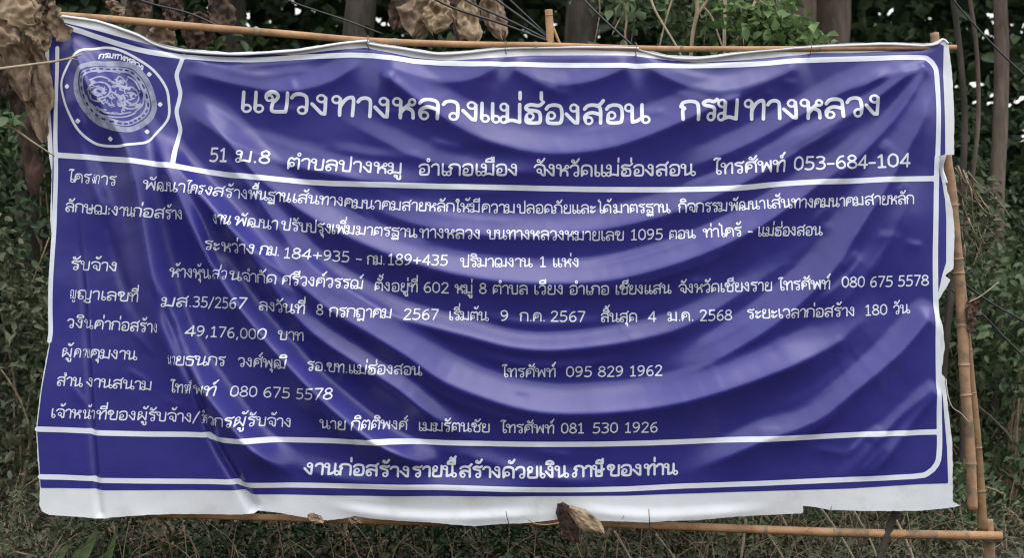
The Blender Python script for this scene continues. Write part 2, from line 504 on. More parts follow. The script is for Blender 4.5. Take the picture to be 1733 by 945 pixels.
# ------------------------------------------------------------------ looped Thai lettering, drawn as pen strokes (100 = height of a letter body)
G = {
 'ก': (112, ["12,0 12,48 22,62 3,72c 16,93 50,100 84,92 95,68 95,0"]),
 'ข': (116, ["o 20,72,15", "5,74 8,92 26,104 48,100 60,84 52,64 38,48 34,14 44,0 90,0 100,10 102,100"]),
 'ค': (115, ["o 50,60", "38,46 18,20 14,0c 12,60 24,92 55,100 86,92 98,66 98,0"]),
 'ฆ': (125, ["o 18,84", "32,92 42,99 52,90 44,70 38,40 38,14", "o 20,14", "30,6 60,12 108,2c 108,100"]),
 'ง': (92, ["o 46,84", "65,88 66,40 65,2c 50,4c 6,52"]),
 'จ': (106, ["6,76 20,94 50,100 82,92 94,66 94,2c 74,2c 58,26", "o 46,40"]),
 'ช': (118, ["o 20,72,15", "5,74 8,92 26,104 48,100 60,84 52,64 38,48 34,14 44,0 90,0 98,10 100,52 100,60c 80,74c 100,84 118,108"]),
 'ญ': (150, ["o 32,14", "14,14 12,48 22,62 4,72c 16,93 44,100 70,92 80,68 80,14 90,0 124,0 134,10 134,100", "o 74,-26,11", "84,-30 96,-44 134,-40 134,-20"]),
 'ฎ': (114, ["o 30,14", "12,14 12,48 22,62 3,72c 16,93 50,100 84,92 95,68 95,-40c 70,-22 48,-42", "o 34,-32,11"]),
 'ฐ': (104, ["96,106 76,96 34,100 12,86 20,70 70,64 88,54 88,0c 88,-38c 70,-24 58,-40 46,-24 36,-40", "o 22,-28,11", "o 34,14", "46,6 88,2"]),
 'ฒ': (152, ["o 42,44", "32,34 18,14 12,0c 10,60 20,92 46,100 72,92 82,68 82,16", "o 66,14", "78,4 106,10 136,2c 136,100"]),
 'ณ': (154, ["o 30,14", "12,14 10,60 20,92 46,100 74,92 86,68 86,16", "o 70,14", "82,4 108,10 138,2c 138,100"]),
 'ด': (115, ["o 44,34", "32,22 18,8 14,0c 12,60 24,92 55,100 86,92 98,66 98,0"]),
 'ต': (115, ["o 42,38", "32,30 18,12 14,0c 12,60 20,90 38,100 56,86 74,100 92,90 98,64 98,0"]),
 'ท': (114, ["o 18,84", "36,88 38,0c 38,44 60,86 84,100 98,88 98,0"]),
 'ธ': (104, ["98,106 80,95 36,100 14,86 22,70 70,64 88,52 88,10 78,0 28,0 18,10 16,34"]),
 'น': (124, ["o 18,84", "36,88 36,2c 60,8 86,26", "87,100 87,14", "o 105,14"]),
 'บ': (112, ["o 18,84", "36,88 36,12 46,0 84,0 94,12 94,100"]),
 'ป': (112, ["o 18,84", "36,88 36,12 46,0 84,0 94,12 94,142"]),
 'ผ': (118, ["o 32,84", "14,88 14,2c 54,54c 96,2c 96,100"]),
 'พ': (130, ["o 18,84", "36,88 36,2c 72,84c 108,2c 108,100"]),
 'ภ': (120, ["o 10,14", "28,14 26,48 36,62 12,72c 26,93 60,100 92,92 104,68 104,0"]),
 'ม': (118, ["o 18,84", "36,88 36,16", "o 18,14", "28,4 60,12 100,2c 100,100"]),
 'ย': (108, ["o 34,82", "16,84 18,64 44,54c 20,46 16,14 28,0 80,0 92,12 92,100"]),
 'ร': (92, ["84,106 66,94 38,101 12,90 18,76 50,68 68,58 70,40 70,14", "o 52,14"]),
 'ล': (112, ["10,78 26,95 54,100 84,92 94,68 94,0", "o 32,14", "14,14 12,36 26,52 54,58 94,46"]),
 'ว': (92, ["6,78 18,94 44,100 66,92 74,68 74,14", "o 56,14"]),
 'ศ': (118, ["o 46,56", "36,44 18,20 14,0c 12,60 24,92 55,100 86,92 98,66 98,0", "78,94 96,104 112,124"]),
 'ษ': (120, ["o 18,84", "36,88 36,12 46,0 84,0 94,12 94,100", "o 66,46,12", "76,50 94,52 116,66"]),
 'ส': (116, ["10,78 26,95 54,100 84,92 94,68 94,0", "o 32,14", "14,14 12,36 26,52 54,58 94,46", "74,95 92,104 108,124"]),
 'ห': (116, ["o 18,84", "36,88 36,0c 36,24 60,56 78,72", "o 90,82,15", "56,54 84,44 94,30 96,0"]),
 'อ': (108, ["o 36,42", "18,42 16,12 28,0 74,0 88,12 92,50 84,90 54,100 24,94 10,78"]),
 'ฮ': (112, ["106,114 84,96 40,100 16,88 22,72 70,66 88,52 90,12 78,0 28,0 16,12 18,36", "o 36,36"]),
 'ะ': (80, ["o 20,72,12", "14,60 36,56 70,78", "o 20,22,12", "14,10 36,4 70,28"]),
 'า': (82, ["6,78 18,94 40,100 60,92 66,68 66,0"]),
 'เ': (60, ["18,100 18,14", "o 36,14"]),
 'แ': (116, ["18,100 18,14", "o 36,14", "74,100 74,14", "o 92,14"]),
 'โ': (66, ["2,136 18,148 56,146c 32,124 30,100 30,14", "o 48,14"]),
 'ใ': (66, ["o 22,126,13", "10,134 20,150 40,146 42,126 32,108 30,14", "o 48,14"]),
 'ไ': (66, ["10,160 2,146 14,138 28,136 30,118 30,100 30,14", "o 48,14"]),
 '0': (86, ["42,0 16,20 10,60 16,100 42,120 68,100 74,60 68,20 42,0"]),
 '1': (78, ["16,98 40,120c 40,0", "16,0 64,0"]),
 '2': (86, ["14,98 26,116 46,120 66,108 68,86 50,52 12,0c 74,0"]),
 '3': (86, ["14,114 40,120 66,108 66,84 42,64c 34,64c 62,58 72,32 58,6 32,-1 10,8"]),
 '4': (90, ["62,0 62,120c 8,32c 82,32"]),
 '5': (86, ["68,120 22,120c 18,66c 42,72 66,62 72,34 58,6 32,-1 10,6"]),
 '6': (86, ["64,116 38,108 16,70 14,34 26,6 46,0 68,12 72,38 60,62 42,66 18,44"]),
 '7': (82, ["10,120 72,120c 30,0"]),
 '8': (86, ["42,64 18,80 18,104 42,120 66,104 66,80 42,64 12,44 12,16 42,0 72,16 72,44 42,64"]),
 '9': (86, ["20,4 46,12 68,50 70,86 58,114 38,120 16,108 12,82 24,58 42,54 66,76"]),
 '.': (42, ["20,3 21,4"]), ',': (42, ["24,8 14,-20"]), '-': (62, ["8,46 52,46"]), '–': (90, ["8,46 80,46"]),
 '+': (94, ["12,50 82,50", "47,14 47,86"]), '/': (66, ["6,-14 58,124"]), ' ': (45, []),
}
UP = ["-66,118 -60,136 -32,144 -6,134 0,118c -66,118"]
MARK = {'ั': ["o -50,128,11", "-42,120 -22,118 2,146"], 'ิ': UP, 'ี': UP + ["0,118 0,154"], 'ื': UP + ["0,118 0,154", "-18,138 -18,154"],
        'ุ': ["o -16,-24,10", "0,-22 0,-54"], 'ู': ["o -40,-24,10", "-26,-22 -26,-48 -14,-54 0,-48 0,-20"],
        '่': ["0,124 0,152"], '้': ["o -36,140,9", "-30,130 -12,132 6,156"], '์': ["o -24,128,10", "-16,136 4,160"], 'ํ': ["o -8,130,12"]}
RAISE = {'่': 34, '้': 28}


def strokes(desc):
    """'x,y x,yc ...' -> list of polylines; 'o x,y[,r]' -> loop"""
    if desc[0] == 'o':
        v = [float(t) for t in desc[2:].split(',')]
        r = v[2] if len(v) > 2 else 19
        return [('o', [(v[0] + r * math.cos(a), v[1] + r * math.sin(a)) for a in np.linspace(0, 2 * math.pi, 13)])]
    runs, cur = [], []
    for t in desc.split():
        c = t.endswith('c')
        p = tuple(float(q) for q in t.rstrip('c').split(','))
        cur.append(p)
        if c and len(cur) > 1:
            runs.append(cur); cur = [p]
    if len(cur) > 1:
        runs.append(cur)
    return [('s', catmull(r_, 4) if len(r_) > 2 else r_) for r_ in runs]


def layout(txt):
    """list of (kind, points) and the total advance"""
    out, x, edge, high = [], 0.0, 0.0, False
    up = lambda y: y if y < 50 else 124 + (y - 118) * 1.2
    for ch in txt.replace('ำ', 'ํา'):
        if ch in MARK:
            dy = 0
            if ch in RAISE and high: dy = RAISE[ch]
            if ch in 'ัิีื': high = True
            for d in MARK[ch]:
                for k, pts in strokes(d):
                    out.append((k, [(px + edge, up(py) + dy) for px, py in pts]))
            continue
        w, ds = G[ch]
        for d in ds:
            for k, pts in strokes(d):
                out.append((k, [(px + x, py) for px, py in pts]))
        edge = x + w - 16 - (24 if ch == 'ป' else 0)
        high = False
        x += w
    return out, x


def write(field, base, words, height, hw):
    """words: (text, x0, x1[, weight]) in print pixels; base: curve through the feet of the letters"""
    bx, by = zip(*base)
    eyes = []
    for wd in words:
        txt, xa, xb = wd[:3]
        k = wd[3] if len(wd) > 3 else 1.0
        st, adv = layout(txt)
        xs = [p[0] for _, pts in st for p in pts]
        lo, hi = min(xs), max(xs)
        sx = (xb - xa - 2 * hw) / max(1e-6, hi - lo)
        if hi - lo < 45: sx = min(sx, height / 100)
        for kind, pts in st:
            q = []
            for px, py in pts:
                X = xa + hw + (px - lo) * sx
                X += (py - 50) / 100 * height * .13 * min(1, max(0, (900 - X) / 500))      # the cloth leans here
                q.append((X, float(np.interp(X, bx, by)) - hw - py * height / 100))
            field.line(q, hw * k * (.66 if kind == 'o' else 1.0))
            if kind == 'o':
                q = np.array(q)
                eyes.append((q[:-1].mean(0), .47 * (np.ptp(q[:, 1]) / 2)))
    for c, r_ in eyes:                      # the open eye of every loop
        field.seg(c, c + .01, r_, True)


LINES = [
 # base, words, letter height, half stroke
 ([(407, 189), (480, 191), (560, 196), (640, 200), (740, 204), (850, 209), (956, 211), (1102, 210), (1149, 206), (1250, 204), (1400, 202), (1487, 196)],
  [('แขวง', 407, 553), ('ทางหลวง', 558, 808), ('แม่ฮ่องสอน', 812, 1102), ('กรม', 1149, 1249), ('ทางหลวง', 1257, 1488)], 30.8, 3.0),
 ([(355, 274), (457, 279), (486, 286), (560, 290), (640, 294), (710, 297), (874, 298), (1000, 299), (1178, 297), (1208, 296), (1328, 291), (1343, 289), (1537, 284)],
  [('51', 355, 388), ('ม.8', 402, 458), ('ตำบลปางหมู', 486, 680), ('อำเภอเมือง', 708, 875), ('จังหวัดแม่ฮ่องสอน', 903, 1179), ('โทรศัพท์', 1207, 1329), ('053-684-104', 1343, 1538)], 17.6, 1.65),
 ([(114, 308), (199, 315), (247, 322), (321, 329), (362, 333), (421, 338), (495, 344), (579, 349), (600, 353), (680, 357), (770, 359), (870, 361), (970, 361.5), (1134, 361), (1231, 358), (1300, 354), (1375, 352), (1460, 348.5), (1545, 346)],
  [('โคร', 114, 156), ('งก', 157, 170, .55), ('าร', 171, 200), ('พัฒนา', 247, 321), ('โคร', 322, 350, .75), ('ง', 351, 361), ('สร้าง', 363, 421), ('พื้นฐาน', 423, 495), ('เส้นทาง', 497, 579), ('คมนาคม', 582, 678), ('สายหลัก', 680, 769), ('ให้มี', 770, 812), ('ความ', 815, 871), ('ปลอดภัย', 874, 967), ('และ', 969, 1009), ('ได้', 1012, 1036), ('มาตรฐาน', 1038, 1135), ('กิจกรรม', 1147, 1231), ('พัฒนา', 1233, 1295), ('เส้นทาง', 1298, 1375), ('คมนาคม', 1377, 1460), ('สายหลัก', 1462, 1545)], 14.2, 1.14),
 ([(109, 358), (190, 365), (250, 369), (316, 373), (367, 380), (472, 390), (561, 396), (602, 398.5), (706, 402.7), (811, 405), (1000, 407.6), (1055, 407), (1122, 406), (1177, 404), (1253, 401), (1394, 398.5)],
  [('ลักษณ', 109, 182), ('ะ', 183, 189, .5), ('งานก่อสร้าง', 190, 316), ('งาน', 367, 400, .85), ('พัฒนา', 401, 473), ('ปรับปรุง', 477, 561), ('เพิ่ม', 563, 600), ('มาตรฐาน', 602, 707), ('ทางหลวง', 709, 812), ('บนทางหลวงหมายเลข', 823, 1056), ('1095', 1068, 1122), ('ตอน', 1133, 1178), ('ท่าไคร้', 1189, 1254), ('-', 1263, 1272), ('แม่ฮ่องสอน', 1281, 1394)], 14.2, 1.14),
 ([(352, 423.5), (437, 431.5), (476, 435), (484, 438), (590, 444.5), (621, 448), (758, 451), (778, 453), (978, 453)],
  [('ระ', 352, 376, .8), ('หว่าง', 377, 437), ('กม.', 445, 476), ('184+935', 484, 591), ('–', 602, 613), ('กม.', 621, 652), ('189+435', 658, 758), ('ปริมาณงาน', 778, 902), ('1', 914, 924), ('แห่ง', 936, 979)], 14.2, 1.14),
 ([(118, 457), (195, 460), (286, 469.7), (363, 472), (472, 481.6), (614, 490.7), (633, 493), (760, 497), (893, 498.5), (1030, 499), (1148, 497), (1308, 493), (1403, 490), (1422, 487.5), (1511, 486), (1573, 484)],
  [('รับจ้าง', 118, 195), ('ห้างหุ้น', 286, 363), ('ส่ว', 365, 388, .6), ('นจำกัด', 390, 473), ('ศรีวงค์วรรณ์', 482, 614), ('ตั้งอยู่ที่', 633, 707), ('602', 717, 760), ('หมู่', 769, 800), ('8', 811, 824), ('ตำบล', 834, 893), ('เวียง', 904, 952), ('อำเภอ', 963, 1030), ('เชียงแสน', 1041, 1137), ('จังหวัดเชียงราย', 1148, 1308), ('โทรศัพท์', 1318, 1403), ('080', 1422, 1462), ('675', 1472, 1512), ('5578', 1521, 1574)], 14.2, 1.14),
 ([(116, 506), (236, 512), (277, 519.4), (420, 523), (439, 525.6), (519, 532), (550, 533.6), (560, 536), (663, 539.5), (683, 542), (828, 544), (991, 546), (1111, 546), (1130, 545), (1240, 543), (1265, 540.5), (1445, 535.7), (1504, 534), (1542, 531)],
  [('ญ', 116, 127, .55), ('ญาเลขที่', 128, 236), ('มส.35/2567', 277, 420), ('ลงวันที่', 439, 519), ('8', 538, 551), ('กรกฎาคม', 560, 663), ('2567', 683, 742), ('เริ่มต้น', 760, 828), ('9', 847, 860), ('ก.ค.', 879, 922), ('2567', 932, 991), ('สิ้นสุด', 1017, 1079), ('4', 1097, 1112), ('ม.ค.', 1130, 1173), ('2568', 1184, 1240), ('ระยะเวลาก่อสร้าง', 1265, 1445), ('180', 1465, 1504), ('วัน', 1514, 1543)], 14.2, 1.14),
 ([(111, 555.6), (271, 563.7), (313, 570), (454, 575), (516, 577.6)],
  [('ว', 111, 123), ('งิน', 125, 157, .8), ('ค่าก่อสร้า', 158, 262), ('ง', 263, 271, .55), ('49,176,000', 313, 454), ('บาท', 470, 516)], 14.2, 1.14),
 ([(103, 605.7), (233, 610.5), (302, 618), (380, 621), (488, 623.5), (520, 627.7), (620, 633), (717, 635), (849, 639.7), (1055, 639), (1122, 637.4)],
  [('ผู้', 103, 121), ('ค', 123, 135, .8), ('วบ', 136, 149, .5), ('คุมงาน', 151, 233), ('นา', 286, 301, .5), ('ยธนกร', 302, 380), ('วงศ์พุฒิ', 401, 488), ('รอ.ขท.แม่ฮ่องสอน', 520, 717), ('โทรศัพท์', 849, 941), ('095', 958, 1002), ('829', 1012, 1055), ('1962', 1067, 1122)], 14.2, 1.14),
 ([(95, 654), (256, 662), (289, 664), (367, 670), (388, 673), (563, 676)],
  [('สำน', 95, 139), ('งานสนาม', 142, 256), ('โท', 289, 313), ('รศั', 314, 326, .5), ('พท์', 328, 368), ('080', 388, 434), ('675', 445, 492), ('5578', 503, 564)], 14.2, 1.14),
 ([(86, 708), (160, 711.7), (338, 715.6), (352, 720), (491, 725), (541, 725), (690, 729.5), (829, 732.7), (937, 734), (1112, 732)],
  [('เจ้าห', 86, 136), ('น้า', 137, 158, .8), ('ที่ของผู้รับจ้าง/', 160, 338), ('วิศ', 340, 351, .5), ('วกรผู้รับจ้าง', 352, 491), ('นาย', 541, 588), ('กิตติพงศ์', 596, 691), ('เมฆรัตนชัย', 709, 829), ('โทรศัพท์', 847, 938), ('081', 949, 988), ('530', 1002, 1045), ('1926', 1057, 1112)], 14.2, 1.14),
 ([(513, 805), (622, 806.6), (760, 810), (870, 811), (1000, 809), (1148, 805.6)],
  [('งานก่อสร้าง', 513, 693), ('รายนี้', 698, 774), ('สร้าง', 777, 847), ('ด้วย', 850, 911), ('เงิน', 913, 964), ('ภาษี', 967, 1024), ('ของ', 1027, 1086), ('ท่าน', 1089, 1149)], 17.4, 1.95),
]

banner = empty('banner', (0, 0, ZC - 1.3), 'big blue road works banner with white Thai lettering, sagging in folds on a bamboo frame', 'banner')

OUT = np.array([(104, 24), (135, 28), (166, 33), (200, 44), (234, 56), (262, 70), (312, 82), (390, 88), (450, 86), (508, 81), (565, 72), (620, 65), (625, 69), (681, 78), (738, 86.5),
 (782, 85), (854, 77), (923, 75.6), (1000, 75), (1075, 76), (1084, 79), (1129, 91), (1186, 94), (1265, 84), (1370, 75), (1440, 71.5), (1507, 70), (1579, 72), (1596, 63), (1605, 70),
 (1612, 123), (1615, 190), (1615, 262), (1586, 263), (1592, 285), (1600, 305), (1604, 322), (1613, 355), (1616, 390), (1614, 455), (1600, 467), (1610, 474), (1584, 517), (1596, 552),
 (1599, 588), (1594, 634), (1600, 640), (1605, 689), (1612, 751), (1613, 850), (1626, 857), (1600, 862), (1560, 866), (1480, 867), (1406, 865), (1380, 860), (1360, 858), (1361, 871), (1300, 874),
 (1250, 876), (1180, 882), (1125, 884), (1096, 886), (1010, 883), (960, 880), (894, 887), (850, 888), (805, 892), (750, 888), (690, 884), (635, 880), (600, 875), (580, 880), (552, 883), (530, 881),
 (507, 877), (470, 870), (435, 866), (428, 871), (407, 873), (330, 872), (251, 873), (210, 876), (165, 880), (120, 876), (82, 873), (70, 867), (66, 855), (67, 828), (64, 787), (60, 728),
 (69, 654), (75, 619), (81, 585), (82, 561), (80, 515), (84, 440), (86, 400), (83, 370), (86, 290), (80, 254), (77, 159), (74, 74), (90, 40)], float)
BLUE = np.array([(106, 37), (156, 49), (208, 63), (260, 76), (322, 87), (390, 92), (450, 91), (500, 91), (560, 84), (618, 79), (630, 82), (700, 96), (760, 101), (820, 97), (900, 92), (1000, 92), (1075, 93), (1100, 97),
 (1180, 103), (1260, 100), (1360, 91), (1375, 88), (1440, 88), (1560, 82), (1590, 73), (1598, 76), (1597, 127), (1600, 261), (1588, 266), (1593, 296), (1600, 338), (1602, 372), (1602, 444), (1595, 467), (1587, 508), (1588, 552), (1590, 640),
 (1596, 672), (1603, 757), (1605, 819), (1560, 821), (1441, 828.6), (1250, 834), (1060, 841), (846, 841), (560, 840), (424, 838), (412, 831), (300, 831), (165, 832), (157, 829), (68, 827), (66, 787), (62, 728),
 (71, 654), (77, 619), (82.5, 585), (83.5, 561), (82, 515), (86, 440), (88, 400), (86, 330), (88, 254), (84, 159), (81, 74), (95, 42)], float)
f_, a_, b_ = polyfield(OUT, CELL)
rag = np.random.default_rng(3).standard_normal(f_.shape)
sheet = printed('sheet', f_ + .8 * blur(rag, 1) , a_, b_, CELL, 0, M['vinyl'], banner)
f_, a_, b_ = polyfield(BLUE, CELL)
printed('blue_panel', f_, a_, b_, CELL, .4, M['blue'], banner)

BORD = {
 'top': ([(108, 44), (135, 52), (165, 62), (227, 81), (274, 90), (340, 97), (420, 100), (480, 97), (560, 93), (630, 93), (700, 103), (800, 107), (950, 109), (1090, 111), (1203, 109.5), (1300, 106), (1370, 100.5), (1460, 98), (1555, 96), (1573, 100), (1583, 112), (1586, 130), (1587, 200), (1587, 262)], 4.3),
 'right': ([(1586, 266), (1585, 330), (1584, 420), (1585, 500), (1587, 560), (1589, 640), (1591, 736), (1590, 770), (1586, 787), (1572, 802), (1548, 808), (1441, 813), (1300, 819), (1160, 824), (1060, 829.5), (950, 830), (846, 828.6), (700, 825), (560, 823), (412, 822), (404, 817), (300, 816), (164, 815), (157, 812), (68, 808)], 4.4),
 'left': ([(95, 80), (97, 148), (93, 227), (93, 286), (91, 344), (90, 381), (87.5, 423), (85, 470), (83.5, 520), (84, 560), (82, 578)], 3.6),
 'rule_a': ([(95, 262), (203, 271), (298, 283), (393, 297), (470, 304), (560, 310), (700, 314), (846, 317), (1000, 320), (1160, 320.5), (1241, 319), (1300, 313), (1346, 310), (1450, 306), (1584, 302)], 4.5),
 'rule_b': ([(63, 727), (150, 731), (158, 734), (260, 736), (353, 736.5), (367, 744), (500, 746), (660, 747), (750, 750), (846, 752), (950, 752.5), (1060, 751), (1160, 748), (1346, 740.5), (1586, 732)], 4.5),
 'divider': ([(309, 92), (304, 106), (297, 124), (299, 138), (303, 155), (300, 172), (296.5, 187), (300, 204), (303, 219), (299, 236), (296.5, 254), (298, 281)], 3.6),
}
F_ = Field(50, 10, 1640, 850, 2.0)
for pts, hw in BORD.values():
    F_.line(catmull([np.array(p, float) for p in pts], 4) if hw < 4 else [tuple(p) for p in catmull([np.array(p, float) for p in pts], 2)], hw)
printed('border_line', F_.F, F_.x0, F_.y0, 2.0, .8, M['ink'], banner)
for base, words, hgt, hw in LINES:
    phrases = [[words[0]]]
    for w in words[1:]:
        if w[1] - phrases[-1][-1][2] <= 6: phrases[-1].append(w)
        else: phrases.append([w])
    for ph in phrases:
        xa, xb = ph[0][1], ph[-1][2]
        ys = [float(np.interp(x, [b[0] for b in base], [b[1] for b in base])) for x in np.linspace(xa, xb, 9)]
        F_ = Field(xa - 12, min(ys) - hgt * 2.3, xb + 12, max(ys) + hgt * .9, 1.0 if hgt < 20 else 1.25)
        write(F_, base, ph, hgt, hw)
        printed('lettering', F_.F, F_.x0, F_.y0, F_.c, .8, M['ink'], banner)

# the round seal, its outline pulled out of round by the folds
SX, SY = 197, 163
RING = [(155, 83), (175, 79), (197, 82), (225, 95), (257, 117), (278, 146), (283, 172), (282, 198), (266, 220), (250, 239), (228, 246), (203, 249), (165, 244), (139, 225), (123, 197), (112, 168), (107, 140), (118, 110), (133, 90), (141, 85), (155, 83)]
BAND = [(200, 106), (225, 112), (247, 138), (258, 176), (250, 200), (236, 212), (222, 221), (200, 219), (168, 206), (146, 183), (135, 152), (139, 124), (155, 111), (178, 108), (200, 106)]
F_ = Field(95, 70, 295, 262, .9)
ring = catmull([np.array(p, float) for p in RING], 5)
band = catmull([np.array(p, float) for p in BAND], 6)
F_.line(ring, 2.2)
OUTER = F_
F_ = Field(95, 70, 295, 262, .9)
F_.line(band, 4.6)
cen = np.array([SX, SY])
inner = cen + (band - cen) * .82
F_.line(inner, 4.2)
dash = catmull(list(cen + (np.array(BAND, float) - cen) * .83), 6)
for i in range(0, len(dash) - 2, 3):
    F_.line(dash[i:i + 2], 1.7, True)
for cx_, cy_ in [(250, 124), (268, 175), (247, 222), (192, 236.5), (136, 206), (118, 148)]:
    OUTER.line([(cx_ - 2.6, cy_), (cx_, cy_ - 2.6), (cx_ + 2.6, cy_), (cx_, cy_ + 2.6), (cx_ - 2.6, cy_)], 1.6)
    OUTER.seg((cx_ - 1, cy_), (cx_ + 1, cy_), 2.4)
motif = [[(176, 172), (186, 166), (190, 154), (184, 144), (174, 142), (165, 148), (160, 160), (166, 172), (178, 176)],
         [(172, 150), (180, 153), (181, 161), (175, 166), (168, 162)], [(162, 140), (172, 132), (184, 134), (193, 142)], [(160, 176), (172, 186), (188, 190)],
         [(196, 134), (200, 128), (207, 134), (212, 142), (206, 148), (196, 144)], [(186, 138), (196, 140), (208, 146), (216, 150)], [(209, 150), (220, 146), (230, 154), (231, 168), (222, 176), (212, 170), (208, 160)],
         [(214, 157), (222, 156), (225, 164), (219, 168)], [(204, 176), (216, 184), (228, 182), (236, 176)], [(166, 184), (178, 196), (196, 201), (214, 199), (228, 190)], [(174, 184), (188, 194), (206, 195), (220, 190)],
         [(196, 158), (202, 166), (208, 178), (212, 188)], [(154, 164), (158, 176), (166, 186)], [(170, 124), (184, 120), (200, 122)], [(214, 128), (226, 136), (234, 150)], [(228, 188), (238, 176), (240, 160)]]
for m_ in motif:
    F_.line(catmull([np.array(p, float) for p in m_], 4), 1.35)
for p in [((222, 160), 5), ((174, 158), 5), ((203, 137), 3.5), ((166, 143), 3), ((230, 178), 3)]:
    F_.seg(p[0], (p[0][0] + 1, p[0][1] + .5), p[1])
for p in [((222, 161), 2.6), ((175, 158), 2.2)]:
    F_.seg(p[0], (p[0][0] + 2, p[0][1] + 1), p[1], True)
seal = printed('seal', OUTER.F, OUTER.x0, OUTER.y0, .9, .8, M['ink'], banner)
re_ = np.random.default_rng(8)
for k in range(70):
    a = re_.uniform(0, 6.28); q = re_.uniform(4, 38) ; cx_, cy_ = SX + q * math.cos(a), SY + q * .85 * math.sin(a)
    a = re_.uniform(0, 6.28); l = re_.uniform(2, 5)
    F_.line(catmull([np.array([cx_ - l * math.cos(a), cy_ - l * math.sin(a)]), np.array([cx_ + re_.normal(0, 1.5), cy_ + re_.normal(0, 1.5)]), np.array([cx_ + l * math.cos(a + .5), cy_ + l * math.sin(a + .5)])], 3), re_.uniform(.6, 1.1))
printed('emblem', F_.F, F_.x0, F_.y0, .9, .8, M['ink_grey'], banner)
F_ = Field(150, 70, 260, 130, .7)
write(F_, [(163, 101), (180, 97), (200, 99), (220, 106), (238, 117), (245, 122)], [('กรมทางหลวง', 166, 240)], 7.5, .95)
printed('lettering', F_.F, F_.x0, F_.y0, .7, .8, M['ink'], banner)

# hem: a rolled welt along the top edge, torn flap on the right
hemp = [p for p in OUT[:30]]
hc = catmull([np.array(p, float) + np.array([0, 3.2]) for p in hemp], 4)
V_, N_ = lift(hc[:, 0], hc[:, 1], 1.0)
tv, tf = tube(V_, [.0065] * len(V_), 8)
obj('hem', tv, tf, M['vinyl'], banner)
n = 10
fl = []
for j in range(n + 1):
    t = j / n
    xl, xr = 1587 + 7 * t, 1600 + 3 * t - 5 * math.sin(t * 3.1)
    for i in range(5):
        u = i / 4
        p = P(xl + (xr - xl) * u, 264 + 46 * t, 0)
        fl.append((p.x, p.y - .012 - .03 * math.sin(u * 3.1) * (1 - t) - .012 * math.sin(t * 7 + u * 2), p.z))
obj('torn_flap', fl, [(j * 5 + i, j * 5 + i + 1, (j + 1) * 5 + i + 1, (j + 1) * 5 + i) for j in range(n) for i in range(4)], M['vinyl'], banner)

# ------------------------------------------------------------------ bamboo frame
def cane(name, pts, radii, m, parent, nodes, depth=0.0, sides=14, old=None):
    """a bamboo cane through photo points with swollen nodes"""
    c = catmull([np.array(P(*p)) if len(p) == 2 else np.array(P(p[0], p[1], p[2])) for p in pts], 14)
    n_ = len(c)
    run = np.linspace(0, 1, n_)
    # extra rings at nodes
    extra = []
    for q in nodes:
        extra += [q - .004, q - .0015, q, q + .0015, q + .004]
    allr = np.unique(np.clip(np.concatenate([run, extra]), 0, 1))
    c = np.stack([np.interp(allr, run, c[:, k]) for k in range(3)], 1)
    r = np.interp(allr, np.linspace(0, 1, len(radii)), radii)
    for q in nodes:
        r = r * (1 + .16 * np.exp(-((allr - q) / .0022) ** 2))
    c[:, 1] += depth
    v, f = tube(c, r, sides)
    mi = []
    for g in f:
        k = min(g) // sides
        q = allr[min(k, len(allr) - 1)]
        mi.append(1 if any(abs(q - nn) < .0025 for nn in nodes) else (2 if old and any(a <= q <= b for a, b in old) else 0))
    return obj(name, v, f, [m, M['node'], M['bamboo_old']], parent, mi)


frame = empty('bamboo_frame', P(1675, 1030, .06), 'orange bamboo pole frame lashed together, carrying the blue banner', 'frame')
cane('top_rail', [(96, 24), (170, 29), (330, 43), (480, 55), (620, 67), (780, 73), (930, 75), (1090, 80), (1250, 81), (1420, 80), (1622, 78)], [.0205, .020, .019, .0165, .015, .0135], M['bamboo'], frame, [.11, .268, .43, .585, .74, .88], .035)
cane('bottom_rail', [(78, 868), (240, 875), (450, 881), (700, 888), (930, 888), (1060, 893), (1250, 900), (1400, 906), (1550, 910), (1704, 913)], [.016, .018, .020, .0235, .025], M['bamboo'], frame, [.06, .2, .33, .46, .58, .70, .79, .86, .955], .085, old=[(.79, .83), (.875, .915)])
cane('post', [(1590, 50), (1600, 150), (1612, 270), (1618, 310), (1627, 408), (1634, 480), (1638, 552), (1641, 620), (1644, 672), (1651, 758), (1656, 868)], [.024, .028, .029, .028, .027], M['bamboo_old'], frame, [.06, .34, .44, .475, .60, .70, .80, .93], .10)
cane('post', [(1643, 485), (1652, 588), (1657, 650), (1661, 689), (1667, 758), (1672, 826), (1677, 905)], [.016, .021, .024, .026, .027], M['bamboo_green'], frame, [.18, .42, .68, .86], .14)
g0 = P(1674, 1040, .12)
cane('stake', [(1672, 880, .16), (1675, 945, .16), (1676, 1060, .16)], [.026, .029, .03], M['bamboo_old'], frame, [.3], .0)
cane('upright', [(929, 12), (931, 45), (932, 90)], [.021, .021, .021], M['bamboo'], frame, [.16], .075)
cane('brace', [(936, 40), (944, 60), (951, 76)], [.008, .008, .007], M['bamboo'], frame, [.5], .08)

def lashing(px, py, Y, r, turns, w):
    a = np.linspace(0, 2 * math.pi * turns, 14 * turns)
    c = np.array(P(px, py, Y))
    pts = np.stack([c[0] + r * np.cos(a), c[1] + r * 1.2 * np.sin(a), c[2] + np.linspace(-w, w, len(a))], 1)
    obj('lashing', *tube(pts, [.0032], 6), M['wire'], frame)


lashing(1676, 911, .125, .040, 5, .022)
lashing(1646, 530, .12, .042, 4, .014)
lashing(1599, 78, .07, .036, 4, .014)

